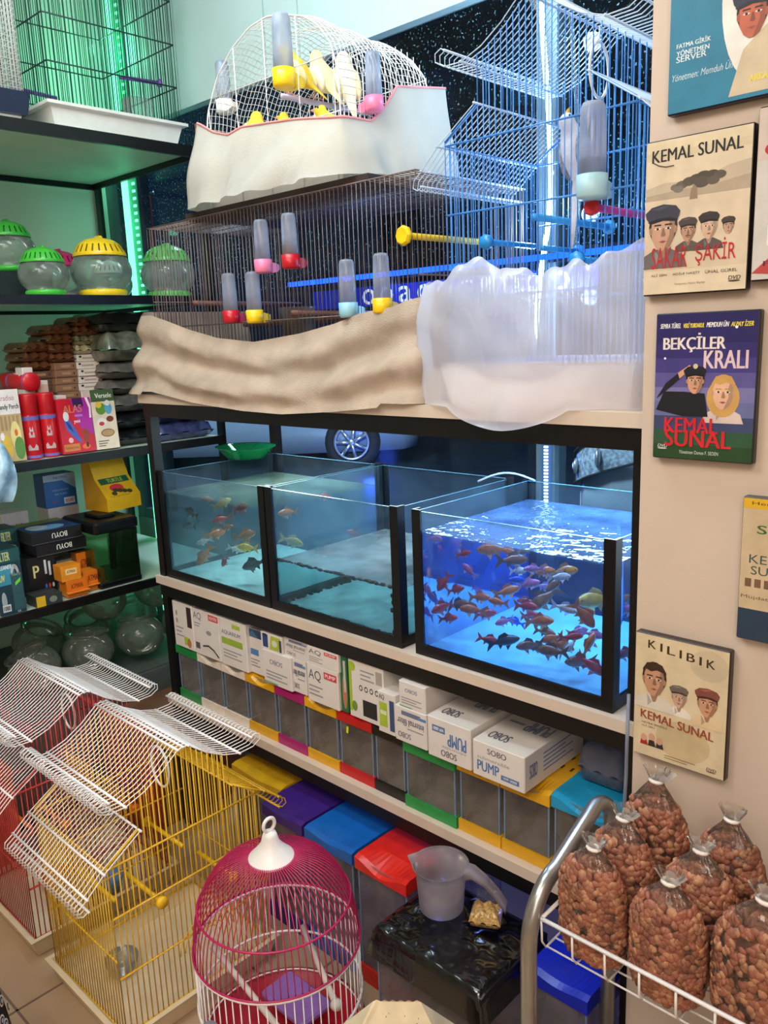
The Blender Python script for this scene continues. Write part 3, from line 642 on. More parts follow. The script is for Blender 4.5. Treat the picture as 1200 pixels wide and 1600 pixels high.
# ---------------------------------------------------------------- clip-on feeders
def feeder(cup_m, label, loc, rotz=0, sc=1, seed=None, water=None):
    t = thing('bird_feeder', label, 'feeder', loc, 'clip-on tube feeders of the cages on the rack', rotz)
    if rotz == 0: OFF[t] = Vector((0, 0, 0))
    mb = MB(); mb.lathe([(0, .018*sc), (.0165*sc, .018*sc), (.016*sc, .06*sc), (.0148*sc, .102*sc), (.012*sc, .108*sc), (0, .110*sc)], (0, 0, 0), M_tubep, 20)
    if seed: mb.lathe([(0, .0195*sc), (.0145*sc, .0195*sc), (.0145*sc, .046*sc), (0, .048*sc)], (0, 0, 0), seed, 16)
    mb.build('tube', t)
    mb = MB(); mb.lathe([(0, 0), (.0155*sc, 0), (.0185*sc, .004*sc), (.019*sc, .028*sc), (.017*sc, .028*sc), (.0165*sc, .005*sc), (0, .005*sc)], (0, 0, 0), cup_m, 20)
    w, h = .013*sc, .022*sc
    mb.loft([[(-w, .014*sc, 0), (w, .014*sc, 0), (w, .014*sc, h), (-w, .014*sc, h)], [(-w*.8, .030*sc, .003*sc), (w*.8, .030*sc, .003*sc), (w*.8, .030*sc, h*.9), (-w*.8, .030*sc, h*.9)], [(-w*.6, .038*sc, .008*sc), (w*.6, .038*sc, .008*sc), (w*.6, .038*sc, h*.8), (-w*.6, .038*sc, h*.8)]], cup_m, True, False)
    mb.build('cup', t)
    return t
M_seedt = mat('seed_in_tube', (190, 170, 165), .7, var=.3, scale=300)
ya = AY0-.0205
for px, py, m, lb, sd in ((412, 427, M_plp, 'tube feeder with a pink cup, hung high on the long zinc cage', None), (455, 420, M_plr, 'tube feeder with a red cup beside the pink one, hung high', M_seedt), (362, 505, M_plr, 'tube feeder with a red cup, low at the burlap edge', None),
                          (399, 505, M_ply, 'tube feeder with a yellow cup between red and burlap, low on the zinc cage', None), (545, 496, M_plb, 'tube feeder with a pale blue cup on the long zinc cage', None), (598, 490, M_ply, 'tube feeder with a yellow cup beside the pale blue one', None)):
    p = PY(px, py, ya); feeder(m, lb, (p.x, ya, p.z), 0, 1.0, sd)
p = PY(445, 138, BY0-.022); feeder(M_ply, 'large tube drinker with a yellow cup on the canary cage', (p.x, p.y, p.z), 0, 1.25)
p = PX(352, 178, -1.69); feeder(M_wplas, 'tube feeder with a white cup on the end of the canary cage', (-1.6905, p.y, p.z), -math.pi/2, 1.05)
p = PX(585, 175, -1.204); feeder(M_plp, 'tube feeder with a pink cup on the far side of the canary cage', (-1.2035, p.y, p.z), math.pi/2, 1.0)
p = PY(925, 312, 1.14); feeder(pl((170, 210, 222), .4), 'large half full water drinker with a pale cup on the blue pagoda cage', (p.x, p.y, p.z), 0, 1.22, mat('water_in_tube', (150, 185, 235), .1, var=.05))
# parakeet clinging behind the drinker
mb = bird_mesh(mat('white_parakeet_feather', (226, 230, 240), .8, var=.08, scale=50, bump=.3, bscale=200), None, pl((225, 170, 60), .4), mat('grey_barred_wing', (150, 155, 170), .8, var=.35, scale=120), .11)
p = PY(938, 225, 1.265)
o = single(mb, 'parakeet', 'white and grey parakeet perched upright behind the big water drinker', 'bird', None, (p.x-.01, 1.262, p.z-.02), (0, math.radians(-76), math.radians(75))); o.scale = (.95,)*3
p = PY(672, 371, 1.2); q = PY(630, 368, AY0-.016)
perch_thing((q.x, q.y, q.z), (q.x+.005, 1.40, q.z), .006, M_ply, 'yellow perch with an eight sided knob through the zinc cage corner', .018)
p = PY(922, 320, 1.16); perch_thing((p.x+.005, 1.155, p.z-.004), (p.x+.005, 1.42, p.z-.004), .006, pl((200, 60, 150), .4), 'magenta perch with a red knob under the big water drinker', .013, M_plr)
p = PY(828, 338, 1.18); perch_thing((p.x, 1.44, p.z), (p.x, 1.19, p.z), .006, pl((60, 170, 240), .4), 'pale blue perch across the pagoda cage', .013)
# ---------------------------------------------------------------- cloths and bags round the cages
def skirt(name, label, cat, path, top, bot, out, m, nu=90, nv=22, thick=0, hem=None):
    """cloth hung round a cage: path(s) ground point and outward normal; top(s), bot(s) heights; out(s, t) push outwards"""
    mb = MB()
    def fn(u, v):
        p, n = path(u); zt, zb_ = top(u), bot(u); z = zt+(zb_-zt)*v; d = out(u, v); return (p[0]+n[0]*d, p[1]+n[1]*d, z)
    mb.grid(fn, nu, nv, m)
    if hem:
        mb.tube([Vector(fn(i/nu, 0)) for i in range(nu+1)], .0028, hem, 5)
    return single(mb, name, label, cat)
def upath(x0, x1, yf, yb, rc=.02):
    a = yb-yf; w = x1-x0; tot = 2*a+w
    def f(u):
        s = u*tot
        if s < a:
            k = max(0, (s-(a-rc))/rc) if s > a-rc else 0; return (x0, yb-s), (-math.cos(k*.78), -math.sin(k*.78))
        if s < a+w:
            q = s-a; k = 0
            n = (0, -1)
            if q < rc: b = .78*(1-q/rc); n = (-math.sin(b), -math.cos(b))
            if q > w-rc: b = .78*(1-(w-q)/rc); n = (math.sin(b), -math.cos(b))
            return (x0+q, yf), n
        q = s-a-w; b = .78*(q/rc) + .78 if q < rc else math.pi/2
        return (x1, yf+q), (math.sin(b), -math.cos(b))
    return f
M_burlap = mat('burlap_cloth', (200, 180, 160), .9, var=.14, scale=14, bump=.6, bscale=420, trans=.15)
tabT = [(PY(x, y, 1.15).x, PY(x, y, 1.15).z) for x, y in ((244, 492), (300, 514), (345, 528), (400, 534), (470, 521), (520, 506), (560, 490), (610, 480), (640, 466), (688, 452))]
tabB = [(PY(x, y, 1.1).x, PY(x, y, 1.1).z) for x, y in ((246, 612), (300, 628), (380, 642), (440, 647), (520, 643), (590, 636), (640, 630), (690, 638))]
pa_ = upath(AX0-.014, AX1+.014, AY0-.012, 1.50)
wA = (AX1-AX0+.028)/((1.50-AY0+.012)*2+AX1-AX0+.028); aA = (1-wA)/2
def fs(u): return min(1, max(0, (u-aA)/wA))
def outA(u, v):
    s = fs(u); front = 1 if aA < u < 1-aA else .3
    drape = v-.18+.55*(s-.45)**2*1.6
    f = .011*math.sin(drape*13+.6*math.sin(s*5))+.004*math.sin(s*9+drape*7)+.0022*math.sin(s*17+v*11+2*math.sin(s*7))+.0012*math.sin(s*31-v*23)+.007*noise.noise(Vector((s*7, v*2.6, 5)))+.003*noise.noise(Vector((s*22, v*7, 9)))
    return .014+front*(f*min(1, .25+v*1.5)*min(1, (1-v)*4+.25)+.049*v**2.2+.010*math.sin(math.pi*v))+.004
skirt('cage_skirt', 'beige burlap cloth wrapped round the foot of the long zinc cage', 'cloth', pa_, lambda u: interp(tabT, AX0+fs(u)*(AX1-AX0)) + (.0 if aA < u < 1-aA else .01), lambda u: (interp(tabB, AX0+fs(u)*(AX1-AX0)) if aA+.03 < u < 1-aA-.03 else 1.2298), outA, M_burlap, 150, 34)
# the white cloth of the canary cage
M_wcloth = mat('thin_white_cloth', (218, 212, 202), .85, var=.07, scale=7, bump=.3, bscale=200, trans=.4); M_hem = pl((240, 150, 150), .7)
tT = [(PY(x, y, 1.18).x, PY(x, y, 1.18).z) for x, y in ((315, 188), (338, 203), (360, 208), (380, 196), (420, 190), (460, 185), (500, 184), (535, 183))]
pb_ = upath(BX0-.024, BX1+.008, BY0-.008, BY1+.03); dB = BY1+.038-BY0; wB0 = BX1-BX0+.032; aB = dB/(2*dB+wB0); wB = 1-2*aB
def fb(u): return min(1, max(0, (u-aB)/wB))
def topB(u):
    if u > 1-aB:
        q = (u-(1-aB))/aB; return interp([(0, 1.765), (.25, 1.768), (.38, 1.80), (.5, 1.845), (1, 1.868)], q)
    if u < aB: return 1.762+.004*math.sin(u*90)
    return interp(tT, BX0+fb(u)*(BX1-BX0))
def outB(u, v):
    return .007+.050*v**1.2+(.009*math.sin(u*43+1.5*math.sin(u*17))+.008*math.sin(u*23+v*3+math.sin(u*11))+.0025*math.sin(u*97+v*7+2*math.sin(u*29)))*v*.8+.006*math.sin(v*6+u*17)*v
skirt('cage_skirt', 'thin white cloth with a pink hem round the canary cage', 'cloth', pb_, topB, lambda u: 1.6525+.004*math.sin(u*40)**2, outB, M_wcloth, 170, 26, hem=M_hem)
# the milky plastic bag round the pagoda cage
M_bag = clear('milky_white_bag', (248, 246, 252), .22, .60, (250, 246, 250), .35, bump=.12, bscale=16, htrans=.5, hvar=.06)
CX0, CX1 = -.970, -.572
tC = [(PY(x, y, 1.13).x, PY(x, y, 1.13).z) for x, y in ((688, 440), (705, 425), (735, 402), (765, 408), (780, 425), (800, 414), (835, 428), (870, 418), (893, 404), (915, 412), (950, 396), (1000, 372))]
pc_ = upath(CX0, CX1, 1.146, 1.50); dC = 1.50-1.146; wC0 = CX1-CX0; aC = dC/(2*dC+wC0); wC = 1-2*aC
def fc(u): return min(1, max(0, (u-aC)/wC))
def outC(u, v):
    s = fc(u); inside = aC < u < 1-aC
    belly = math.sin(math.pi*min(1, v*1.03))**.7
    b = (.012+.036*belly*math.sin(math.pi*min(1, max(0, s*.97+.02)))**.5) if inside else .012+.010*belly
    if u > 1-aC: b = .01
    low = (max(0, v-.7)/.3)**1.2*(.062 if inside and s < .88 else .0)*math.sin(math.pi*min(1, s/.88))**.6
    return b*1.0+low+.003*math.sin(u*40+v*6+2*math.sin(u*13))+.0018*math.sin(u*71-v*11+math.sin(v*9))
def botC(u):
    if not (aC < u < 1-aC): return 1.230
    s = fc(u); return 1.2295-.034*max(0, math.sin(math.pi*min(1, max(0, (s-.22)/.56))))**.8
skirt('cage_bag', 'milky white plastic bag tied round the foot of the blue pagoda cage', 'bag', pc_, lambda u: interp(tC, CX0+fc(u)*wC0)+.004*math.sin(u*150), botC, outC, M_bag, 150, 40)
# ---------------------------------------------------------------- lights strips at the window
G_blue = glow('white_blue_led', (190, 225, 255), 14); G_bead = glow('lettering_bead', (190, 225, 255), 4); G_green = glow('green_led', (110, 255, 185), 2.6); G_bar = glow('blue_led_bar', (20, 80, 255), 3.5)
t = thing('hanging_light_strip', 'glowing white blue light strip hanging down the window behind the pagoda cage', 'light strip', (-1.0, 1.57, .9))
mb = MB(); pts = [PY(x, y, 1.572) for x, y in ((843, -40), (850, 80), (858, 180), (861, 270), (858, 340), (846, 420), (839, 480), (836, 570))]; mb.tube(pts, .0055, G_blue, 8); mb.build('glowing_tube', t)
mb = MB()
for k in range(19):
    p = PY(853, 688+k*5.2, 1.572); mb.box(p.x-.0045, p.x+.0045, 1.570, 1.574, p.z-.0020, p.z+.0020, G_bead)  # glowing beads stand in for upright lettering on the window
mb.box(-1.012, -.985, 1.5745, 1.576, .95, 1.2, pl((40, 60, 90), .4)); mb.build('bead_row', t)
t = thing('light_strip', 'glowing green light strip up the window post behind the shelves', 'light strip', (-2.69, 1.575, .35))
mb = MB(); gp = [(-2.69, 1.5795, .36+.03*k) for k in range(75)]; mb.tube(gp, .0115, G_green, 8)
mb.build('glowing_tube', t)
mb = MB()
for k in range(90): mb.box(-2.66, -2.645, 1.588, 1.5915, .40+k*.024, .408+k*.024, G_green)
mb.box(-2.715, -2.635, 1.592, 1.595, .36, 2.60, mat('green_strip_backing', (60, 150, 120), .4, var=.1)); mb.build('bead_row', t)
t = thing('hanging_light_bar', 'blue light bar running level along the window behind the cages', 'light strip', (-1.36, 1.57, 1.49))
mb = MB(); mb.box(-1.84, -.70, 1.562, 1.574, 1.496, 1.508, G_bar); mb.build('glowing_tube', t)
mb = MB(); mb.box(-1.84, -.70, 1.575, 1.579, 1.49, 1.516, M_black); mb.build('bracket', t)
# lettering band stuck on the pane; its glow stands in for LED light
t = thing('window_sticker', 'blue window sticker band with white curly lettering below the blue light bar', 'sticker', (-1.4, 1.6, 1.43))
mb = MB(); F = frame((-1.80, 1.618, 1.43), (1, 0, 0), (0, 0, 1)); mb.rect(F, 0, 0, .9, .05, pl((20, 50, 190), .4, emit=.35), 1); mb.build('band', t)
mb = MB()
for k, ch in enumerate('oOaooCloOo'):
    mb.text(F, ch, .20+k*.065, .004, .245+k*.065, .044, pl((230, 240, 250), .4, emit=.5), 4, True)
mb.build('lettering', t)
# ---------------------------------------------------------------- shelf unit on the left wall
SX = -2.2; SB = -2.86
sh = thing('shelf_unit', 'black steel shelving with pale boards along the side wall, full of pet supplies', 'shelves', (-2.5, 1.1, 0))
SZ = dict(top=1.925, bowl=1.492, box=1.056, low=.648)
for nm, z in SZ.items():
    th = .03 if nm == 'top' else .024
    mb = MB(); mb.box(SB, SX-.012, -.2, 1.556, z-.012, z, M_shelfb); mb.build('shelf_board', sh)
    mb = MB(); mb.box(SX-.012, SX, -.2, 1.56, z-th, z+.001, M_black); mb.box(SB, SX-.012, 1.545, 1.557, z-th, z-.0125, M_black); mb.box(SB, SB+.012, -.2, 1.545, z-th, z-.0125, M_black); mb.build('frame_beam', sh)
for x, y in ((SB, 1.557), (SX-.03, 1.557), (SB, -.225), (SX-.03, -.225)):
    mb = MB(); mb.box(x, x+.03, y, y+.012 if y > 0 else y+.025, 0, 1.96, M_black); mb.build('post', sh)
def at_shelf(pxl, pxr, pyt, pyb, z0, X):
    """(y0, y1, z1) of a box whose face stands at X on the shelf of height z0"""
    a = PX(pxl, pyb, X); b = PX(pxr, pyb, X); c = PX((pxl+pxr)/2, pyt, X); return a.y, b.y, c.z
def art_face(mb, w, h, art):
    F = frame((-w/2, 0, 0), (1, 0, 0), (0, 0, 1)); F = (F[0], F[1], F[2], Vector((0, -1, 0))); art(mb, F, w, h)
def carton(label, loc, w, d, h, m, art=None, top=None, side=None, rotz=0, tilt=0, group=None, name='carton', cat='box', flaps=True):
    """printed box: its front faces local -y; art(mb, F, w, h) prints the front"""
    mb = MB(); mb.rbox(-w/2, w/2, 0, d, 0, h, m, min(.002, w*.1), 1)
    if art: art_face(mb, w, h, art)
    if side:
        F = (Vector((w/2, 0, 0)), Vector((0, 1, 0)), Vector((0, 0, 1)), Vector((1, 0, 0))); side(mb, F, d, h)
    if top:
        F = (Vector((-w/2, 0, h)), Vector((1, 0, 0)), Vector((0, 1, 0)), Vector((0, 0, 1))); top(mb, F, w, d)
    elif flaps and w > .03:
        F = (Vector((-w/2, 0, h)), Vector((1, 0, 0)), Vector((0, 1, 0)), Vector((0, 0, 1))); mb.rect(F, w*.02, d*.5-.0006, w*.98, d*.5+.0006, pl((150, 140, 130), .6))
    return single(mb, name, label, cat, group, loc, (tilt, 0, rotz))
Q = math.pi/2
def shelf_carton(label, pxl, pxr, pyt, pyb, X, z0, depth, m, art=None, **k):
    y0, y1, z1 = at_shelf(pxl, pxr, pyt, pyb, z0, X); ex = k.pop('dz', 0); lf = k.pop('lift', 0)
    return carton(label, (X, (y0+y1)/2, z0+.0006+lf), abs(y1-y0), depth, z1-z0-ex, m, art, rotz=Q, **k)
# --- top shelf: two cages
T = SZ['top']
t = thing('bird_cage', 'dark green wire cage in a white tray on the top shelf', 'bird cage', (-2.45, 1.3, T))
y0, y1, x0, x1 = 1.11, 1.525, -2.66, -2.225
mb = MB()
def tr(o, z): return [(x0-o, y0-o, z), (x1+o, y0-o, z), (x1+o, y1+o, z), (x0-o, y1+o, z)]
for a, b in (((-.02, T+.001), (-.006, T+.055)), ((-.006, T+.055), (.008, T+.058)), ((.008, T+.058), (.008, T+.066)), ((.008, T+.066), (-.012, T+.066)), ((-.012, T+.066), (-.026, T+.006))):
    mb.add(tr(*a)+tr(*b), [(k, (k+1) % 4, 4+(k+1) % 4, 4+k) for k in range(4)], M_wplas)
mb.add(tr(-.02, T+.001)+tr(-.026, T+.006), [(3, 2, 1, 0), (4, 5, 6, 7)], M_wplas); mb.build('tray', t)
zt, zh = T+.05, 2.50
for nm, a, b, n in (('side_panel', (x0+.01, y0+.01), (x1-.01, y0+.01), 32), ('side_panel', (x0+.01, y1-.01), (x1-.01, y1-.01), 32), ('front_panel', (x1-.01, y0+.01), (x1-.01, y1-.01), 32), ('back_panel', (x0+.01, y0+.01), (x0+.01, y1-.01), 32)):
    mb = MB(); wires(mb, (*a, zt), (*b, zt), (*a, zh), (*b, zh), n, .0013, M_dwire, (0, .22, .44, .66, 1), .0022); mb.build(nm, t)
mb = MB(); wires(mb, (x0+.01, y0+.01, zh), (x1-.01, y0+.01, zh), (x0+.01, y1-.01, zh), (x1-.01, y1-.01, zh), 30, .0013, M_dwire, (0, .5, 1)); mb.build('roof_panel', t)
pu = pl((120, 70, 170), .4)
for (ya_, yb_, xx, zz) in ((1.115, 1.24, -2.42, T+.135), (1.50, 1.38, -2.30, T+.19)):
    mb = MB(); mb.tube([(xx, ya_, zz), (xx-.02, yb_, zz)], .006, pu, 8); mb.ell((xx, ya_, zz), .012, .008, .012, pu); mb.build('perch', t)
for xx, yy in ((-2.60, 1.16), (-2.235, 1.36)):
    mb = MB(); mb.box(xx, xx+.06 if xx < -2.5 else xx-.05, yy, yy+.07, T+.07, T+.12, clear('food_box_plastic', (225, 240, 235), 1, .25)); mb.build('food_box', t)
t = thing('bird_cage', 'fine white mesh cage with a navy tray on the top shelf', 'bird cage', (-2.45, .9, T))
y0, y1, x0, x1 = .70, 1.045, -2.66, -2.228
M_navy = pl((20, 30, 62), .35)
mb = MB()
for a, b, m in (((-.012, T+.001), (-.008, T+.016), M_wplas), ((-.008, T+.016), (.004, T+.018), M_navy), ((.004, T+.018), (.012, T+.072), M_navy), ((.012, T+.072), (.0, T+.072), M_navy), ((0, T+.072), (-.02, T+.006), M_navy)):
    mb.add(tr(*a)+tr(*b), [(k, (k+1) % 4, 4+(k+1) % 4, 4+k) for k in range(4)], m)
mb.add(tr(-.012, T+.001)+tr(-.02, T+.006), [(3, 2, 1, 0), (4, 5, 6, 7)], M_wplas); mb.build('tray', t)
zt, zh = T+.068, 2.42
for nm, a, b in (('side_panel', (x0, y0), (x1, y0)), ('side_panel', (x0, y1), (x1, y1)), ('front_panel', (x1, y0), (x1, y1)), ('back_panel', (x0, y0), (x0, y1))):
    mb = MB(); wires(mb, (*a, zt), (*b, zt), (*a, zh), (*b, zh), 44, .0010, M_wwire, [k/32 for k in range(33)], .0009); mb.build(nm, t)
mb = MB(); wires(mb, (x0, y0, zh), (x1, y0, zh), (x0, y1, zh), (x1, y1, zh), 40, .001, M_wwire, (0, .5, 1)); mb.build('roof_panel', t)
# --- second shelf: fish bowls with slotted dome lids
def fish_bowl(label, loc, r, col, feet=True):
    t = thing('fish_bowl', label, 'fish bowl', loc, 'plastic fish bowls with slotted domed lids'); OFF[t] = Vector((0, 0, 0)); m = pl(col, .3)
    mb = MB(); mb.lathe([(0, .002), (.72*r, .002), (.80*r, .012*r/.07), (.74*r, .26*r), (.55*r, .27*r), (.52*r, .05*r), (0, .05*r)], (0, 0, 0), m, 40); mb.build('base_ring', t)
    mb = MB(); mb.lathe([(0, .055*r), (.50*r, .06*r), (.72*r, .28*r)]+[(r*math.cos(a), .86*r+r*.80*math.sin(a)) for a in [math.radians(-46+13*k) for k in range(9)]]+[(.80*r, 1.36*r)], (0, 0, 0), M_clear2, 40); mb.build('bowl', t)
    mb = MB(); z0 = 1.33*r
    mb.lathe([(.86*r, z0), (.87*r, z0+.03*r), (.84*r, z0+.12*r), (.70*r, z0+.36*r), (.58*r, z0+.46*r), (.40*r, z0+.55*r), (.18*r, z0+.60*r), (0, z0+.61*r)], (0, 0, 0), m, 96, None, lambda i, k: i == 2 and k % 4 == 0)
    mb.lathe([(.80*r, z0+.10*r), (.66*r, z0+.33*r)], (0, 0, 0), pl(tuple(int(c*.45) for c in col), .6), 48)
    mb.loft([[(-.22*r, y, z0+.595*r) for y in (-.05*r, .05*r)]+[(.22*r, y, z0+.595*r) for y in (.05*r, -.05*r)], [(-.16*r, y, z0+.67*r) for y in (-.04*r, .04*r)]+[(.16*r, y, z0+.67*r) for y in (.04*r, -.04*r)]], m, True, False)
    mb.build('lid', t); return t
zb_ = SZ['bowl']+.001
GR, YE, MG = (70, 190, 60), (250, 208, 36), (200, 40, 110)
def bowl_at(px, pyb, X, r, col, label, z=zb_):
    p = PX(px, pyb, X); return fish_bowl(label, (X, p.y, z), r, col)
bowl_at(162, 458, -2.335, .088, YE, 'largest fish bowl with a yellow slotted lid and yellow base')
bowl_at(72, 458, -2.30, .068, GR, 'fish bowl with a bright green lid, in front between shelf edge and yellow bowl')
bowl_at(265, 455, -2.36, .085, (90, 200, 90), 'fish bowl with a green lid next to the green light strip')
M_stk = pl((40, 60, 60), .5)
p = PX(22, 440, -2.47); mb = MB(); mb.rbox(-2.58, -2.40, p.y-.085, p.y+.085, zb_, zb_+.075, pl((24, 40, 40), .5), .006); single(mb, 'carton', 'dark box under the green lidded bowl at the shelf back', 'box')
fish_bowl('fish bowl with a green lid standing raised on a dark box', (-2.48, p.y, zb_+.076), .075, (60, 176, 60))
fish_bowl('fish bowl with a magenta lid half hidden behind the yellow bowl', (-2.56, PX(95, 440, -2.56).y+.0, zb_), .080, MG)
fish_bowl('clear fish bowl with a plain white lid behind the green light', (-2.60, 1.44, zb_), .07, (210, 225, 215))
# --- third shelf: seed boxes, cans, bird boxes and black bags
z3 = SZ['box']+.001
def art_endwhite(mb, F, w, h):
    mb.rect(F, w*.04, h*.06, w*.96, h*.94, K(236, 226, 214)); mb.rect(F, w*.22, h*.36, w*.72, h*.6, K(190, 170, 160), 2); mb.oval(F, w*.14, h*.7, w*.06, h*.16, M_ink, 2, 8); mb.oval(F, w*.86, h*.3, w*.06, h*.16, K(150, 90, 80), 2, 8)
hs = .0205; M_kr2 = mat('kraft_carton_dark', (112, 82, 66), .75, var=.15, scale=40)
def stack(pxl, pxr, py, X, n, d, art, m, lab, jit=.004, hh=hs):
    ya, yb, _ = at_shelf(pxl, pxr, py, 700, z3, X)
    for k in range(n):
        nth = ['topmost', 'second from top', 'third from top', 'fourth from top', 'fifth from top', 'sixth from top', 'seventh from top', 'eighth from top', 'ninth from top', 'tenth from top', 'eleventh from top', 'twelfth from top', 'bottom but one', 'bottom one'][n-1-k]
        carton('%s, %s of its stack' % (lab, nth), (X+R.uniform(-jit, jit), (ya+yb)/2+R.uniform(-jit, jit)*.5, z3+.0006+k*(hh+.0006)), (yb-ya), d, hh, m, art, rotz=Q, group='seed cartons stacked on the bird food shelf')
    return (ya+yb)/2, yb-ya, z3+.001+n*(hh+.0006)
def art_kraft(mb, F, w, h): mb.rect(F, w*.05, h*.1, w*.95, h*.18, K(110, 80, 60)); mb.rect(F, w*.3, h*.35, w*.7, h*.7, K(176, 140, 108)); mb.oval(F, w*.85, h*.5, w*.04, h*.2, K(70, 50, 44), 2, 8)
yA, wA_, zA = stack(136, 172, 530, -2.335, 13, .16, art_endwhite, M_card, 'thin carton with a white printed end')
yB, wB_, zB = stack(100, 134, 540, -2.34, 12, .16, art_kraft, M_kraft, 'kraft brown seed carton', .003)
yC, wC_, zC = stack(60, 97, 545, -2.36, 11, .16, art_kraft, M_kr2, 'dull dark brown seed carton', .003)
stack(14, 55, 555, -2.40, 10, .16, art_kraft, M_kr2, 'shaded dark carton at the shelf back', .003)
def pouch(mb, w, d, h, m, band=None):
    def top(u, v):
        e = min(u, 1-u, v, 1-v); return (-w/2+w*u, d*v, h*(.40+.60*min(1, e*9)**.5)+.003*math.sin(u*17+v*5))
    def bot(u, v): return (-w/2+w*u, d*v, h*.38-h*.38*min(1, min(u, 1-u, v, 1-v)*14))
    mb.grid(top, 16, 16, m); mb.grid(lambda u, v: bot(1-u, v), 16, 16, m)
def bag_flat(label, loc, w, d, h, m, rotz=Q, name='seed_pouch', cat='bag', group=None, art=None):
    mb = MB(); pouch(mb, w, d, h, m)
    if art: art(mb, w, d, h)
    return single(mb, name, label, cat, group, loc, (0, 0, rotz))
M_pouch = mat('brown_seed_pouch', (120, 76, 48), .35, var=.3, scale=70, coat=.4); M_pouch2 = mat('green_label_pouch', (150, 150, 110), .35, var=.4, scale=60, coat=.4); M_pouch3 = mat('pale_label_pouch', (206, 196, 160), .35, var=.2, scale=60, coat=.3)
for k, (m, lb) in enumerate(((M_pouch3, 'pale seed pouch lying lowest on the white ended cartons'), (M_pouch2, 'green printed seed pouch second on the white ended cartons'), (M_pouch, 'brown seed pouch third on the white ended cartons'), (M_pouch, 'brown seed pouch topmost on the white ended cartons'))):
    bag_flat(lb, (-2.325, yA+.002*k, zA+.0005+k*.0265), wA_*.98, .16, .026, m)
for k in range(4):
    bag_flat('brown seed pouch lying on the kraft cartons, %s' % ('lowest of the pile', 'second of the pile', 'third of the pile', 'topmost of the pile')[k], (-2.34, yB, zB+.0005+k*.0265), wB_*1.1, .16, .026, M_pouch)
for k in range(3):
    bag_flat('dim brown seed pouch on the dark brown cartons, %s' % ('lowest', 'middle one', 'topmost')[k], (-2.36, yC, zC+.0005+k*.0265), wC_*1.05, .16, .026, M_pouch)
# small white tags stepping down in front of the cartons
for k, (px, py, z) in enumerate(((40, 585, 1.20), (64, 605, 1.18), (93, 628, 1.15))):
    p = PX(px, py, -2.30)
    carton('small pinkish white carton end, %s of the three on the stepped pile' % ('first', 'middle', 'last')[k], (-2.285, p.y, z3+.0006), .030, .045, p.z-z3+.018, M_card, lambda mb, F, w, h: mb.rect(F, w*.1, h*.75, w*.9, h*.95, K(214, 180, 166)), rotz=Q, group='small cartons')
# front row
def art_vet(mb, F, w, h):
    mb.rect(F, 0, 0, w, h, K(232, 214, 190)); mb.rect(F, 0, h*.80, w, h, K(70, 96, 60), 2); mb.text(F, 'Versele', w*.2, h*.86, w*.9, h*.94, K(240, 240, 230), 3, True)
    mb.oval(F, w*.38, h*.68, w*.22, h*.10, K(96, 150, 50), 3); mb.oval(F, w*.30, h*.75, w*.13, h*.055, K(236, 196, 70), 4); mb.oval(F, w*.70, h*.68, w*.16, h*.10, K(90, 170, 206), 3); mb.oval(F, w*.68, h*.77, w*.11, h*.05, K(232, 232, 226), 4)
    mb.oval(F, w*.35, h*.46, w*.2, h*.07, K(240, 236, 226), 3); mb.oval(F, w*.34, h*.43, w*.12, h*.035, K(196, 50, 50), 4); mb.oval(F, w*.72, h*.50, w*.16, h*.05, K(120, 50, 36), 3)
    mb.oval(F, w*.55, h*.27, w*.30, h*.07, K(150, 104, 70), 3); mb.oval(F, w*.55, h*.27, w*.25, h*.05, K(190, 150, 104), 4)
    for k in range(3): mb.rect(F, w*.1, h*(.05+.04*k), w*(.4+.08*k), h*(.065+.04*k), K(90, 80, 70), 3)
def art_alas(mb, F, w, h):
    mb.rect(F, 0, 0, w, h, K(206, 24, 50)); mb.poly(F, [(w*.40, h), (w, h), (w, h*.3), (w*.62, h*.45)], K(176, 40, 160), 2); mb.poly(F, [(w*.45, h), (w*.75, h), (w*.78, h*.84), (w*.48, h*.84)], K(60, 24, 90), 3)
    mb.text(F, 'ALAS', w*.16, h*.74, w*.72, h*.88, K(214, 130, 90), 4, True)
    mb.rect(F, w*.48, h*.66, w*.72, h*.70, K(190, 120, 220), 4); mb.text(F, 'yeni', w*.44, h*.53, w*.62, h*.61, K(250, 230, 250), 4, True); mb.poly(F, [(w*.84, h), (w*.94, h*.8), (w*.92, h*.62), (w*.98, h*.62), (w, h*.84), (w*.92, h)], K(250, 230, 236), 3)
    mb.oval(F, w*.22, h*.68, w*.085, h*.09, K(225, 228, 235), 4); mb.poly(F, [(w*.14, h*.65), (w*.30, h*.62), (w*.46, h*.42), (w*.62, h*.17), (w*.52, h*.2), (w*.34, h*.32), (w*.18, h*.46)], K(70, 100, 200), 3); mb.poly(F, [(w*.2, h*.6), (w*.32, h*.52), (w*.4, h*.38), (w*.26, h*.46)], K(40, 56, 120), 4)
    mb.oval(F, w*.28, h*.24, w*.07, h*.05, K(246, 190, 200), 4); mb.rect(F, w*.05, h*.04, w*.52, h*.17, K(214, 130, 60), 3); mb.text(F, 'Muhabbet Kumu', w*.08, h*.08, w*.48, h*.13, K(120, 50, 20), 4); mb.oval(F, w*.75, h*.3, w*.10, h*.13, K(150, 60, 40), 3); mb.oval(F, w*.72, h*.1, w*.12, h*.05, K(240, 110, 50), 3); mb.oval(F, w*.76, h*.13, w*.04, h*.05, K(70, 30, 20), 4)
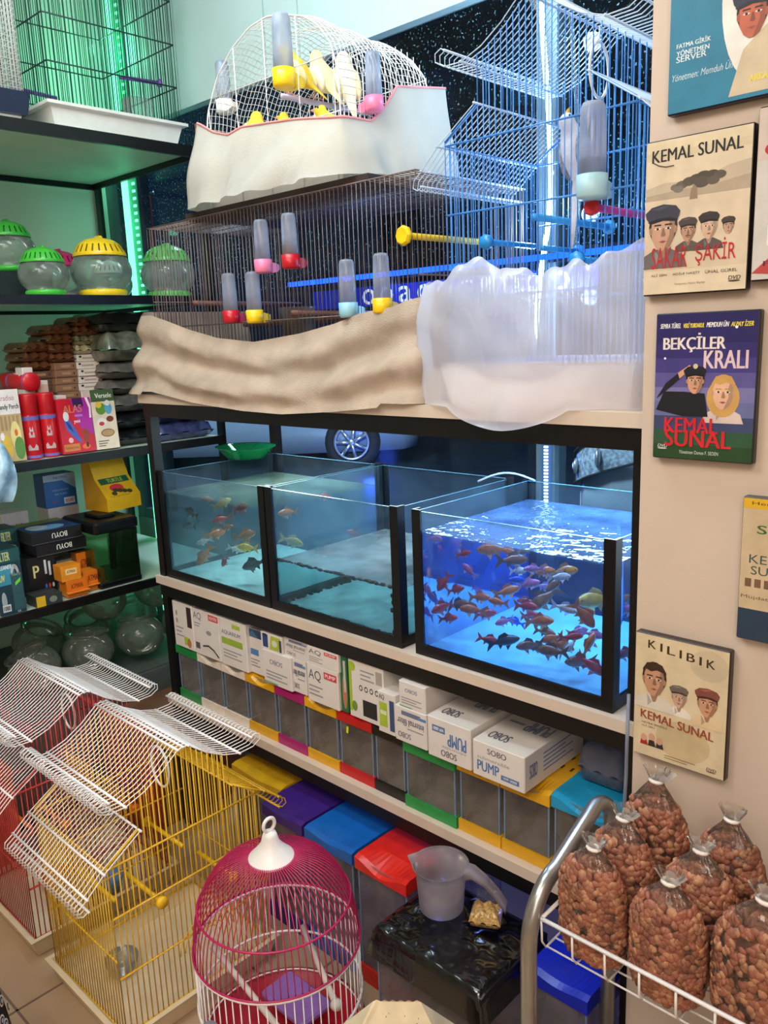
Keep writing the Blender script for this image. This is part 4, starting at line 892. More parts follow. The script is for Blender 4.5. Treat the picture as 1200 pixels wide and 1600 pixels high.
def art_perch(mb, F, w, h):
    mb.rect(F, 0, 0, w, h, K(206, 180, 130)); mb.rect(F, 0, h*.66, w, h, K(244, 242, 244), 2); mb.text(F, 'Paradiso', w*.04, h*.85, w*.80, h*.92, K(170, 110, 130), 3); mb.text(F, 'Candy Perch', w*.03, h*.71, w*.95, h*.80, K(70, 90, 90), 3, True)
    for k in range(5): mb.rect(F, w*(.1+.17*k), h*.44, w*(.2+.17*k), h*.64, K(176, 150, 110), 3)
    mb.oval(F, w*.68, h*.36, w*.22, h*.2, K(240, 226, 150), 3); mb.oval(F, w*.70, h*.40, w*.07, h*.05, K(230, 110, 40), 4); mb.oval(F, w*.78, h*.18, w*.22, h*.16, K(96, 150, 70), 4); mb.oval(F, w*.25, h*.2, w*.22, h*.18, K(236, 196, 70), 3); mb.oval(F, w*.1, h*.36, w*.09, h*.055, K(250, 250, 250), 5)
shelf_carton('tall beige box printed with two parrots, leaning at the row end by the black bags', 152, 188, 610, 700, -2.222, z3, .045, M_card, art_vet, tilt=-.06, lift=.0035)
shelf_carton('red and magenta box printed with a blue budgerigar', 99, 151, 624, 706, -2.222, z3, .05, pl((190, 26, 46), .4), art_alas, tilt=-.05, lift=.0035)
shelf_carton('white topped candy perch box printed with yellow and green birds', 6, 43, 610, 722, -2.218, z3, .05, M_card, art_perch, tilt=-.03, lift=.003)
def can(label, loc, r, h, rot=None):
    t = thing('spray_can', label, 'can', loc, 'red bird spray cans'); OFF[t] = Vector((0, 0, 0))
    if rot: t.rotation_euler = rot
    m = pl((204, 26, 40), .3)
    mb = MB(); mb.lathe([(0, 0), (r*.95, 0), (r, .003), (r, h*.66), (r*.96, h*.68)], (0, 0, 0), m, 28); mb.lathe([(r*1.005, .004), (r*1.005, h*.06)], (0, 0, 0), K(120, 110, 190), 28); mb.lathe([(r*1.005, h*.60), (r*1.005, h*.66)], (0, 0, 0), K(120, 110, 190), 28)
    for k in range(2):  # duck mark and white lettering wrapped on the can
        for zz, hh, ww in ((h*.14, h*.10, .55), (h*.34, h*.10, .30), (h*.43, h*.08, .2)):
            pts = [(Vector((math.cos(a)*r*1.01, math.sin(a)*r*1.01, zz)), Vector((math.cos(a)*r*1.01, math.sin(a)*r*1.01, zz+hh*(.6+.4*math.sin(j*1.9))))) for j, a in enumerate([-.35+ww*(q/5-.5)*2 for q in range(6)])]
            mb.add([p for ab in pts for p in ab], [(2*q, 2*q+2, 2*q+3, 2*q+1) for q in range(5)], K(244, 240, 242))
    mb.build('body', t)
    mb = MB(); mb.lathe([(r*.96, h*.68), (r*.99, h*.69), (r*.99, h*.97), (r*.93, h), (0, h)], (0, 0, 0), pl((196, 22, 34), .35), 28); mb.build('cap', t)
    return t
ca = at_shelf(44, 68, 612, 716, z3, -2.25); cb = at_shelf(70, 93, 612, 712, z3, -2.255)
rc = .024; hc = ca[2]-z3-.004
can('red spray can with a white duck mark beside the candy perch box', (-2.252, (ca[0]+ca[1])/2-.003, z3), rc, hc); can('red spray can with a white duck mark beside the red budgerigar box', (-2.255, (cb[0]+cb[1])/2-.001, z3), rc, hc)
can('red spray can lying on its side on top of the row', (-2.27, PX(50, 600, -2.27).y-.0, z3+hc+.030), .026, .17, (0, math.radians(-90), 0))
# a crumpled blue and white packet hanging at the shelf edge
mb = MB(); p = PX(2, 730, -2.15)
mb.grid(lambda u, v: (-2.17+.03*math.sin(v*3)+.008*math.sin(u*9+v*5), p.y-.05+.085*u*(.8+.2*math.sin(v*3)), 1.12-.155*v), 16, 16, mat('blue_white_packet', (150, 190, 225), .3, var=.5, scale=22, coat=.5))
mb.grid(lambda u, v: (-2.185+.008*math.sin(u*9+v*5), p.y-.05+.085*u*(.8+.2*math.sin(v*3)), 1.12-.155*v), 16, 16, pl((220, 226, 232), .4))
mb.tube([(-2.205, p.y, 1.12), (-2.17, p.y, 1.118)], .004, M_chrome, 6)
single(mb, 'snack_packet', 'crumpled blue and white packet hanging over the shelf edge', 'packet')
# black and olive bags in a pile
M_bk = mat('glossy_black_bag', (20, 22, 24), .25, var=.3, scale=20, coat=.6, bump=.6, bscale=40); M_ol = mat('olive_printed_bag', (96, 100, 84), .3, var=.5, scale=40, coat=.5, bump=.5, bscale=40); M_gb = mat('grey_brown_bag', (88, 84, 78), .35, var=.4, scale=34, coat=.4, bump=.5, bscale=36)
def art_olive(mb, w, d, h): mb.ell((w*.18, -.0005, h*.62), w*.12, .002, h*.16, K(214, 120, 130), 12, 6); mb.ell((w*.36, -.0005, h*.70), w*.09, .002, h*.12, K(190, 150, 200), 12, 6)
bags = [(M_bk, .05, 'black bag, lowest of the bag pile'), (M_bk, .05, 'dark bag second in the bag pile'), (M_gb, .05, 'dull dark bag third in the bag pile'), (M_gb, .045, 'grey brown folded bag fourth in the bag pile'), (M_gb, .05, 'olive grey folded bag fifth in the bag pile'), (M_ol, .085, 'plump olive bag with a pink printed patch near the top of the pile'), (M_bk, .055, 'shiny black bag lit green on top of the pile')]
z = z3
yy0 = PX(177, 690, -2.26).y; 
for k, (m, h, lb) in enumerate(bags):
    wv = .21
    bag_flat(lb, (-2.25+.006*(k % 3), yy0+.104+.004*math.sin(k*2), z+.0005), wv, .24, h, m, Q, 'sand_bag', 'bag', None, art_olive if m == M_ol else None); z += h+.001
bag_flat('long dark bag with a bluish shine lying past the rack post', (-2.23, 1.444, z3+.0005), .205, .2, .055, mat('blue_shine_bag', (60, 66, 110), .25, var=.5, scale=30, coat=.6, bump=.6, bscale=50), Q, 'sand_bag', 'bag')
bag_flat('black bag lying under the shiny end of the pile, against the window post', (-2.23, 1.444, z3+.057), .205, .2, .05, M_bk, Q, 'sand_bag', 'bag')
# --- fourth shelf: filters and pumps
z4 = SZ['low']+.001
def art_blue(mb, F, w, h):
    mb.rect(F, 0, 0, w, h, K(40, 96, 170)); mb.rect(F, 0, h*.80, w, h, K(176, 190, 214), 2); mb.poly(F, [(w*.5, h*.85), (w, h*.85), (w, h*.5)], K(150, 180, 214), 2); mb.text(F, 'XILONG', w*.3, h*.86, w*.75, h*.93, K(60, 80, 130), 3, True)
    mb.text(F, 'AQUARIUM', w*.25, h*.48, w*.75, h*.54, K(150, 190, 230), 3); mb.text(F, 'AIR PUMP', w*.3, h*.36, w*.7, h*.42, K(150, 190, 230), 3); mb.rect(F, w*.58, h*.07, w*.92, h*.26, K(230, 230, 236), 3); mb.text(F, '8500', w*.63, h*.11, w*.88, h*.21, K(190, 40, 50), 4, True); mb.text(F, 'XL', w*.22, h*.12, w*.34, h*.19, K(190, 40, 60), 3, True)
def art_wht(mb, F, w, h):
    mb.rect(F, 0, 0, w, h, K(196, 184, 190)); mb.text(F, 'XILONG', w*.28, h*.66, w*.75, h*.84, K(150, 60, 80), 3, True); mb.oval(F, w*.45, h*.35, w*.3, h*.2, K(110, 120, 136), 2); mb.poly(F, [(w*.1, 0), (w*.9, 0), (w*.7, h*.35), (w*.3, h*.25)], K(140, 150, 150), 3)
def art_boyu(mb, F, w, h): mb.rect(F, 0, 0, w, h, K(18, 18, 24)); mb.rect(F, 0, h*.02, w, h*.06, K(90, 90, 100), 2); mb.text(F, 'BOYU', w*.40, h*.30, w*.70, h*.72, K(220, 226, 220), 3, True, True)
def top_boyu(mb, F, w, d): mb.rect(F, 0, 0, w, d, K(26, 60, 110)); mb.oval(F, w*.45, d*.3, w*.34, d*.22, K(120, 176, 220), 2); mb.oval(F, w*.3, d*.4, w*.2, d*.2, K(190, 200, 214), 3); mb.rect(F, 0, d*.7, w, d, K(120, 140, 70), 2)
def art_org(mb, F, w, h): mb.rect(F, 0, 0, w, h, K(240, 150, 36)); mb.rect(F, w*.22, h*.40, w*.80, h*.78, K(250, 214, 150), 2); mb.text(F, 'ATMAN', w*.3, h*.5, w*.72, h*.68, K(120, 70, 20), 3, True)
def art_org2(mb, F, w, h): mb.rect(F, 0, 0, w, h, K(232, 120, 24)); mb.text(F, 'ATMAN', w*.2, h*.5, w*.78, h*.8, K(130, 50, 10), 3, True); mb.rect(F, w*.2, h*.2, w*.75, h*.36, K(180, 80, 10), 2)
def art_gry(mb, F, w, h): mb.rect(F, 0, 0, w, h, K(170, 170, 176)); mb.oval(F, w*.6, h*.5, w*.22, h*.34, K(90, 110, 120), 2); mb.text(F, 'PS', w*.1, h*.3, w*.35, h*.7, K(70, 70, 80), 2)
def art_blk(mb, F, w, h):
    mb.rect(F, 0, 0, w, h, K(22, 22, 26)); mb.text(F, 'P', w*.2, h*.5, w*.4, h*.8, K(230, 220, 150), 2, True); mb.rect(F, w*.6, h*.55, w*.68, h*.9, K(220, 220, 226), 2); mb.rect(F, w*.75, h*.5, w*.83, h*.85, K(220, 220, 226), 2)
    for k, c in enumerate(((60, 120, 220), (220, 60, 60), (220, 220, 220))): mb.oval(F, w*(.6+.13*k), h*.25, w*.04, h*.06, K(*c), 2, 10)
def art_teal(mb, F, w, h):
    mb.rect(F, 0, 0, w, h, K(24, 60, 76)); mb.rect(F, 0, h*.80, w, h, K(30, 84, 88), 2); mb.text(F, 'FILTER', w*.12, h*.83, w*.60, h*.96, K(196, 206, 140), 3, True); mb.rect(F, 0, h*.46, w*.72, h*.76, K(60, 150, 180), 2); mb.text(F, 'CLEANER', w*.08, h*.7, w*.62, h*.765, K(230, 240, 240), 4, True, False, .15); mb.text(F, 'UV', w*.12, h*.52, w*.32, h*.62, K(230, 220, 120), 3, True)
    mb.poly(F, [(w*.56, h*.05), (w*.98, h*.05), (w*.96, h*.62), (w*.54, h*.62)], K(50, 90, 96), 3); mb.rect(F, w*.58, h*.58, w*.94, h*.61, K(120, 150, 150), 4); mb.poly(F, [(w*.68, h*.42), (w*.90, h*.48), (w*.92, h*.54), (w*.70, h*.48)], K(110, 220, 60), 5)
    mb.oval(F, w*.2, h*.22, w*.10, h*.14, K(160, 180, 186), 3); mb.rect(F, w*.1, h*.05, w*.42, h*.16, K(220, 226, 226), 3); mb.text(F, '1000', w*.14, h*.07, w*.38, h*.14, K(30, 40, 50), 4, True); mb.text(F, 'CE', w*.66, h*.01, w*.78, h*.04, K(220, 226, 226), 4, True)
    for k in range(3): mb.tube([F[0]+F[1]*(w*(.62+.1*math.cos(a)*(1+.25*k)+.1))+F[2]*(h*(.60+.10*math.sin(a)*(1+.25*k)))+F[3]*.002 for a in [math.pi*q/8 for q in range(9)]], .0014, K(200, 206, 210), 4)
shelf_carton('teal filter box printed with a canister filter and hoses, at the shelf end', 3, 44, 856, 968, -2.215, z4, .12, pl((24, 56, 70), .4), art_teal)
shelf_carton('teal box lying behind the teal filter box', 2, 33, 826, 868, -2.38, z4, .09, pl((24, 66, 70), .4), art_teal)
shelf_carton('small pale carton standing at the back above the teal boxes', 8, 50, 800, 850, -2.50, z4, .08, M_card, art_wht)
b1 = shelf_carton('black box printed with yellow marks under the two flat black pump boxes', 50, 94, 868, 945, -2.30, z4, .13, pl((20, 20, 24), .4), art_blk)
zb1 = b1.location.z + max(v.co.z for v in b1.data.vertices)+.0008
c2_ = shelf_carton('grey and white pump box beneath the black pump boxes, behind the orange packs', 96, 134, 872, 940, -2.345, z4, .10, M_card, art_gry, dz=0)
zc2 = c2_.location.z + max(v.co.z for v in c2_.data.vertices)+.0008
yb_a, yb_b = PX(52, 850, -2.29).y, PX(132, 850, -2.29).y
zz = max(zb1, zc2)
carton('flat black pump box, lower of the two with upside-down lettering', (-2.29, (yb_a+yb_b)/2+.006, zz), yb_b-yb_a, .16, .036, pl((18, 18, 24), .35), art_boyu, rotz=Q)
carton('flat black pump box with a blue picture on top, upper of the two', (-2.285, (yb_a+yb_b)/2-.006, zz+.0368), yb_b-yb_a, .16, .036, pl((18, 18, 24), .35), art_boyu, top_boyu, rotz=Q)
ws = shelf_carton('white pump box standing behind the black ones, under the blue box', 84, 132, 790, 866, -2.47, z4, .08, M_card, art_wht)
zws = ws.location.z+max(v.co.z for v in ws.data.vertices)+.0006
ya, yb = PX(72, 790, -2.47).y, PX(122, 790, -2.47).y
carton('blue air pump box with a white price label, standing on the white pump box', (-2.47, (ya+yb)/2, zws), yb-ya, .07, PX(95, 740, -2.47).z-zws, pl((40, 90, 160), .4), art_blue, rotz=Q)
def clam(label, pxl, pxr, pyt, pyb, X, zb2, art):   # orange hang pack with a lip
    y0, y1, z1 = at_shelf(pxl, pxr, pyt, pyb, zb2, X); w = abs(y1-y0); h = z1-zb2
    mb = MB(); mb.rbox(-w/2, w/2, 0, .05, 0, h, pl((236, 136, 30), .3), .003, 2); mb.box(-w*.55, w*.55, -.012, .004, h*.30, h*.34, pl((240, 150, 50), .3)); art_face(mb, w, h, art)
    return single(mb, 'hang_pack', label, 'box', None, (X, (y0+y1)/2, zb2+.0006), (0, 0, Q)), h
o1, h1 = clam('orange pack with a pale label, upper of the front pair', 108, 140, 905, 945, -2.222, z4, art_org2)
clam('orange pack with dark lettering lying at the front of the lowest shelf', 134, 168, 890, 935, -2.24, z4, art_org2)
y_ = o1.location.y
carton('orange pack with a cream name label on the front orange pack', (-2.225, y_-.012, z4+h1+.0015), .058, .05, .045, pl((240, 150, 36), .3), art_org, rotz=Q, name='hang_pack')
y0, y1, z1 = at_shelf(112, 150, 862, 900, z4, -2.30); carton('brownish orange pack standing between the black boxes and the small tank', (-2.302, (y0+y1)/2+.012, z4), .055, .036, .105, pl((190, 116, 40), .4), art_org2, rotz=Q, name='hang_pack')
y0, y1, z1 = at_shelf(56, 104, 930, 962, z4, -2.21)
def art_yb(mb, F, w, h): mb.rect(F, 0, 0, w*.35, h, K(230, 190, 40)); mb.rect(F, w*.35, 0, w, h, K(50, 60, 60)); mb.oval(F, w*.65, h*.5, w*.15, h*.3, K(130, 140, 130), 2)
carton('low yellow and black box lying at the very shelf edge', (-2.208, (y0+y1)/2, z4+.001), y1-y0-.012, .07, .030, pl((50, 54, 56), .4), art_yb, rotz=Q)
# small black framed tank with the yellow turtle food display on it
t = thing('small_aquarium', 'small empty tank with a black lid and frame on the lowest shelf', 'aquarium', (-2.33, 1.14, z4))
y0, y1, x0, x1 = PX(150, 920, -2.225).y+.014, 1.235, -2.42, -2.222; zt = z4+.165
mb = MB(); mb.rbox(x0, x1, y0, y1, z4+.0005, z4+.018, M_trim, .006); mb.build('base', t)
mb = MB(); mb.add([(x1-.003, y0+.003, z4+.018), (x1-.003, y1-.003, z4+.018), (x1-.003, y1-.003, zt), (x1-.003, y0+.003, zt), (x0+.003, y0+.003, z4+.018), (x0+.003, y1-.003, z4+.018), (x0+.003, y1-.003, zt), (x0+.003, y0+.003, zt)], [(0, 1, 2, 3), (4, 7, 6, 5), (0, 3, 7, 4), (1, 5, 6, 2)], clear('green_tint_glass', (190, 225, 190), 1, .05, (120, 170, 110))); mb.build('glass_box', t)
mb = MB(); mb.rbox(x0-.004, x1+.004, y0-.004, y1+.004, zt, zt+.035, M_trim, .012); mb.rbox(x0+.05, x1-.05, y0+.04, y1-.04, zt+.035, zt+.045, M_trim, .012); mb.build('lid', t)
mb = MB(); mb.tube([(x0+.10, y1-.04, z4+.03), (x0+.12, y1-.04, zt-.01)], .012, M_trim, 10); mb.tube([(x0+.13, y1-.06, zt-.02), (x0+.16, y1-.07, zt-.06), (x0+.13, y1-.06, zt-.09)], .002, M_trim, 5); mb.build('filter', t)
mb = MB(); zd = zt+.046; w, d, h = .125, .13, .162
prf = [(0, 0), (0, .04), (.05, .095), (.075, .162), (.082, .162), (.11, .162), (.11, 0)]
M_yel = mat('yellow_display_card', (226, 172, 24), .45, var=.06)
vs = [(-w/2, a, b) for a, b in prf]+[(w/2, a, b) for a, b in prf]; n = len(prf); mb.add(vs, [(k, (k+1) % n, n+(k+1) % n, n+k)[::-1] for k in range(n)]+[tuple(range(n)), tuple(range(2*n-1, n-1, -1))], M_yel)
u = Vector((1, 0, 0)); v = Vector((0, .05, .055)).normalized(); F = (Vector((-w/2, 0, .04)), u, v, Vector((0, -.055, .05)).normalized()); hh = .0743
mb.rect(F, w*.08, hh*.70, w*.92, hh*1.0, K(24, 90, 60), 2); mb.text(F, 'TURTLE', w*.3, hh*.76, w*.75, hh*.94, K(190, 200, 60), 3, True); mb.oval(F, w*.45, hh*.46, w*.2, hh*.2, K(210, 50, 60), 3)
for a, b in ((.3, .2), (.62, .25), (.75, .2), (.5, .3), (.38, .35)): mb.oval(F, w*a, hh*b, w*.08, hh*.1, K(60, 60, 30), 4, 10)
mb.text(F, 'TURTLE FOOD', w*.12, hh*.02, w*.7, hh*.09, K(120, 80, 10), 3, True)
single(mb, 'display_box', 'yellow turtle food display box standing on the small tank lid', 'box', None, (-2.30, PX(208, 790, -2.25).y, zd), (0, 0, Q+.15))
# --- bare bowls under the shelves
pos = [(-2.36, .93, .42, 'at its dim end'), (-2.36, 1.10, .425, 'low, between two others'), (-2.35, 1.275, .425, 'low with sparkling glints'), (-2.35, 1.445, .42, 'low beside the rack post'), (-2.54, 1.02, .43, 'at the back, dimmest'), (-2.54, 1.19, .43, 'at the back near the middle'), (-2.54, 1.365, .43, 'at the back, tinged green'), (-2.38, 1.18, .563, 'high with a bright glint'), (-2.37, 1.355, .563, 'high and greenish by the post')]
for k, (X, y, z, lb) in enumerate(pos):
    r = .078 if z < .5 else .070
    t = thing('clear_bowl', 'empty clear plastic bowl heaped under the shelves, '+lb, 'bowl', (X, y, z), 'empty clear bowls heaped under the shelves'); OFF[t] = Vector((0, 0, 0))
    mb = MB(); mb.lathe([(0, -.8*r), (.5*r, -.78*r)]+[(r*math.cos(a), r*.85*math.sin(a)) for a in [math.radians(-50+13*q) for q in range(9)]]+[(.76*r, .72*r), (.80*r, .74*r)], (0, 0, 0), M_clear2, 30); mb.build('shell', t); t.rotation_euler = (R.uniform(-.4, .4), R.uniform(-.4, .4), 0)
    mb = MB(); mb.ring((0, 0, .74*r), .80*r, .003, M_clear2, 26); mb.build('rim', t)
# crate that carries the heap
mb = MB(); x0, x1, y0, y1, za, zt2 = -2.84, -2.24, .45, 1.50, .0005, .40
for a, b, c, d in ((x0, x1, y0, y0+.01), (x0, x1, y1-.01, y1), (x0, x0+.01, y0, y1), (x1-.01, x1, y0, y1)): mb.box(a, b, c, d, za, zt2-.06, mat('grey_green_crate', (90, 100, 94), .6, var=.1))
mb.box(x0+.01, x1-.01, y0+.01, y1-.01, .335, .345, pl((80, 88, 84), .6)); mb.box(x0, x1, y0, y1, za, .02, pl((80, 88, 84), .6))
single(mb, 'storage_crate', 'low grey green crate under the clear bowls below the shelves', 'crate')
# ---------------------------------------------------------------- small plastic tanks on the lowest board
def plastic_tank(label, x0, x1, y0, y1, z0, h, col, scoop=False, lid=True, base_h=.024, lid_h=.026, group='small plastic tanks on the lowest board', name='plastic_tank', slots=True, tall_lid=None):
    t = thing(name, label, 'tank', ((x0+x1)/2, y0, z0), group); m = pl(col, .32)
    mb = MB(); e = .0015
    for a, b, c, d in ((x0, x1, y0, y0+.004), (x0, x1, y1-.004, y1), (x0, x0+.004, y0+.004, y1-.004), (x1-.004, x1, y0+.004, y1-.004)): mb.box(a, b, c, d, z0, z0+base_h, m)
    mb.box(x0+.004, x1-.004, y0+.004, y1-.004, z0, z0+.005, pl((205, 196, 186), .5)); mb.build('base', t)
    mb = MB(); a, b, c, d, za, zb2 = x0+.005, x1-.005, y0+.005, y1-.005, z0+.006, z0+h-lid_h*.3
    vs = [(a, c, za), (b, c, za), (b, d, za), (a, d, za), (a, c, zb2), (b, c, zb2), (b, d, zb2), (a, d, zb2)]
    mb.add(vs, [(0, 1, 5, 4), (1, 2, 6, 5), (2, 3, 7, 6), (3, 0, 4, 7)], M_ptank)
    for px, py in ((a, c), (b, c), (b, d), (a, d)): mb.box(px-.0015, px+.0015, py-.0015, py+.0015, za, zb2, M_edge2)
    mb.build('clear_walls', t)
    if lid:
        mb = MB(); zl = z0+h-lid_h; zt = z0+h; D = y1-y0; W = x1-x0; sc = .012 if scoop else .004
        N = 12; xs = [x0+W*k/N for k in range(N+1)]
        dip = lambda x: sc*1.6*math.sin(math.pi*(x-x0)/W)**2
        fr = [(x, y0-.002, zl) for x in xs]; ft = [(x, y0-.002, zt-.004-dip(x)) for x in xs]; f2 = [(x, y0+.010, zt-dip(x)*.8) for x in xs]; f3 = [(x, y0+.05 if D > .08 else y0+D*.4, zt) for x in xs]; bk = [(x, y1+.002, zt) for x in xs]; bb = [(x, y1+.002, zl) for x in xs]
        rows = [fr, ft, f2, f3, bk, bb]; n = N+1
        mb.add([p for r in rows for p in r], [(j*n+k, j*n+k+1, (j+1)*n+k+1, (j+1)*n+k) for j in range(5) for k in range(N)], m)
        for xx, s in ((x0, 0), (x1, N)): mb.add([rows[0][s], rows[1][s], rows[2][s], rows[3][s], rows[4][s], rows[5][s]], [(0, 1, 2, 3, 4, 5)], m)
        if slots:
            F = (Vector((x0, y0, zt)), Vector((1, 0, 0)), Vector((0, 1, 0)), Vector((0, 0, 1))); dk = pl(tuple(int(c*.35) for c in col), .6)
            ns = max(4, int(W/.018))
            for k in range(ns):
                xx = W*(.12+.76*k/(ns-1)); mb.rect(F, xx-.0025, D*.80, xx+.0025, D*.80+.012, dk, 2)
                if scoop: mb.rect(F, xx-.0025, D*.55, xx+.0025, D*.55+.014, dk, 2)
        mb.build('lid', t)
    return t
M_ptank = clear('small_tank_plastic', (238, 240, 242), .6, .34, (205, 196, 188), .12)
M_film2 = clear('cloudy_film', (235, 236, 244), 1.5, .35, (190, 195, 225), .12, bump=.9, bscale=40)
M_edge2 = mat('tank_plastic_edge', (120, 145, 175), .2, var=.1)
ZL = .4005
bd_px = [280, 313, 350, 388, 433, 479, 529, 584, 633, 714, 781, 858]
bys = [1085, 1099, 1116, 1135, 1155, 1177, 1200, 1229, 1256, 1300, 1333, 1370]
bx = [PZ(x, y, ZL).lerp(PZ(x, y, ZL), 0) for x, y in zip(bd_px, bys)]
bx = [PY(x, y, 1.122).x for x, y in zip(bd_px, bys)]
cols = [((36, 140, 70), 'green', 'at the rack end, beside the green light'), ((236, 226, 214), 'white', 'next to the end green one'), ((236, 226, 214), 'white', 'next to the yellow one'), ((226, 170, 30), 'yellow', 'between the white and the magenta one'), ((170, 30, 110), 'magenta', 'between two yellow ones'),
        ((226, 170, 30), 'yellow', 'between the magenta and the red one'), ((196, 30, 36), 'red', 'with a tiny yellow sticker'), ((22, 22, 24), 'black', 'between the red one and the green one'), ((46, 150, 76), 'green', 'standing forward in the middle of the row'), ((226, 170, 30), 'yellow', 'under the pump cartons'), ((226, 170, 30), 'yellow', 'next to the blue tank')]
for k in range(11):
    c, nm, wh = cols[k]; fwd = .0 if k != 8 else -.004
    plastic_tank('small clear tank with %s lid and base, %s' % (nm, wh), bx[k]+.0012, bx[k+1]-.0012, 1.126+fwd, 1.285 if k != 8 else 1.20, ZL, .155 if k not in (8,) else .150, c, nm in ('white', 'yellow'))
plastic_tank('small clear plastic tank with a scooped and slotted blue lid next to the wall', bx[11]+.0012, -.562, 1.128, 1.285, ZL, .158, (28, 150, 200), True)
mb = MB(); F = frame((bx[6]+.028, 1.1255, ZL+.105), (1, 0, 0), (.12, 0, 1)); F = (F[0], F[1], F[2], Vector((0, -1, 0))); mb.rect(F, 0, 0, .006, .016, pl((235, 235, 40), .5), 1); mb.rect(F, 0, 0, .006, .016, pl((235, 235, 40), .5), 3)
single(mb, 'price_sticker', 'tiny yellow sticker on the front of the red lidded small tank', 'sticker')
# ---------------------------------------------------------------- cartons on the small tanks
ZT = ZL+.1565
def lines(mb, F, x0, y0, x1, n, dy, m, hh): 
    for k in range(n): mb.rect(F, x0, y0-k*dy, x1-(x1-x0)*.25*(k % 2), y0-k*dy+hh, m, 2)
GL = K(150, 150, 156); LG = K(170, 196, 60)
def aq_img(mb, F, w, h): mb.oval(F, w*.2, h*.75, w*.05, h*.06, GL, 2); mb.oval(F, w*.2, h*.58, w*.05, h*.06, GL, 2); lines(mb, F, w*.12, h*.42, w*.5, 3, h*.09, GL, h*.03); mb.rect(F, w*.72, h*.5, w*.95, h*.95, K(56, 40, 44), 2); mb.rect(F, w*.5, h*.08, w*.8, h*.26, LG, 2); mb.oval(F, w*.75, h*.14, w*.1, h*.1, K(190, 120, 70), 3)
def aq_a(mb, F, w, h): mb.text(F, 'AQ', w*.04, h*.76, w*.34, h*.94, K(90, 96, 110), 2); mb.rect(F, w*.62, h*.84, w*.98, h*.97, K(210, 60, 70), 2); mb.text(F, 'HEATER', w*.66, h*.87, w*.94, h*.94, K(240, 230, 230), 3, True); lines(mb, F, w*.06, h*.68, w*.3, 2, h*.06, GL, h*.025); mb.oval(F, w*.6, h*.55, w*.1, h*.05, GL, 2); mb.tube([F[0]+F[1]*(w*a)+F[2]*(h*b) for a, b in ((.35, .22), (.55, .26), (.75, .20), (.92, .08))], .0022, M_ink, 5); mb.rect(F, w*.06, h*.12, w*.22, h*.26, K(90, 90, 90), 2)
def aq_b(mb, F, w, h): mb.rect(F, w*.5, h*.84, w*.8, h*.93, LG, 2); mb.text(F, 'AQUARIUM', w*.08, h*.66, w*.8, h*.76, K(110, 130, 140), 2, True); mb.rect(F, w*.06, h*.46, w*.86, h*.60, K(150, 180, 60), 2); lines(mb, F, w*.1, h*.32, w*.8, 3, h*.07, GL, h*.025)
def bl_w(mb, F, w, h): mb.rect(F, 0, h*.82, w, h, K(40, 66, 100), 2); mb.poly(F, [(w*.05, h*.82), (w*.4, h*.98), (w*.8, h*.82)], K(60, 110, 150), 3); mb.rect(F, w*.2, h*.42, w*.75, h*.56, K(80, 130, 190), 2); lines(mb, F, w*.15, h*.3, w*.8, 3, h*.07, GL, h*.03)
def bl_f(mb, F, w, h): mb.rect(F, w*.1, h*.15, w*.35, h*.88, K(40, 70, 130), 2); mb.oval(F, w*.22, h*.86, w*.13, h*.09, K(30, 40, 70), 3); mb.poly(F, [(w*.42, h*.1), (w*.85, h*.1), (w*.95, h*.9), (w*.5, h*.9)], K(176, 190, 60), 2); mb.oval(F, w*.66, h*.5, w*.13, h*.2, K(210, 216, 190), 3); mb.rect(F, w*.88, h*.1, w*.99, h*.8, K(60, 66, 90), 2)
def sobo_s(mb, F, w, h): mb.text(F, 'SOBO', w*.25, h*.62, w*.7, h*.76, K(110, 120, 150), 2, True, True); lines(mb, F, w*.1, h*.36, w*.85, 3, h*.1, GL, h*.04); mb.rect(F, w*.02, h*.02, w*.5, h*.06, K(90, 170, 130), 2)
def sobo_if(mb, F, w, h): mb.rect(F, w*.22, h*.78, w*.82, h*.9, K(110, 120, 150), 2); mb.rect(F, w*.75, h*.78, w*.99, h*.86, K(90, 140, 200), 3); mb.text(F, 'internal filter', w*.08, h*.48, w*.92, h*.68, K(100, 104, 120), 2, True, True); mb.text(F, 'SOBO', w*.1, h*.12, w*.5, h*.28, K(110, 110, 130), 2, True, True); lines(mb, F, w*.4, h*.4, w*.9, 1, h*.1, GL, h*.035)
def aq_q(mb, F, w, h): mb.text(F, 'AQ', w*.06, h*.56, w*.46, h*.86, K(80, 86, 100), 2); mb.rect(F, w*.56, h*.72, w*.96, h*.9, K(206, 60, 70), 2); mb.text(F, 'PUMP', w*.6, h*.76, w*.92, h*.86, K(240, 230, 230), 3, True); lines(mb, F, w*.06, h*.4, w*.5, 3, h*.11, GL, h*.04)
def dial(mb, F, w, h):
    mb.rect(F, w*.02, h*.1, w*.1, h*.95, LG, 2)
    for k in range(4): mb.oval(F, w*(.36+.15*k), h*.55, w*.05, h*.05, M_ink, 2); mb.oval(F, w*(.36+.15*k), h*.55, w*.03, h*.03, K(220, 220, 216), 3)
    mb.oval(F, w*.12, h*.88, w*.1, h*.08, LG, 2); mb.oval(F, w*.16, h*.2, w*.08, h*.09, K(120, 150, 70), 2); mb.rect(F, w*.40, h*.08, w*.8, h*.36, K(40, 38, 42), 2); mb.rect(F, w*.80, h*.7, w*.97, h*.92, K(170, 160, 150), 2); lines(mb, F, w*.36, h*.84, w*.75, 3, h*.07, GL, h*.025)
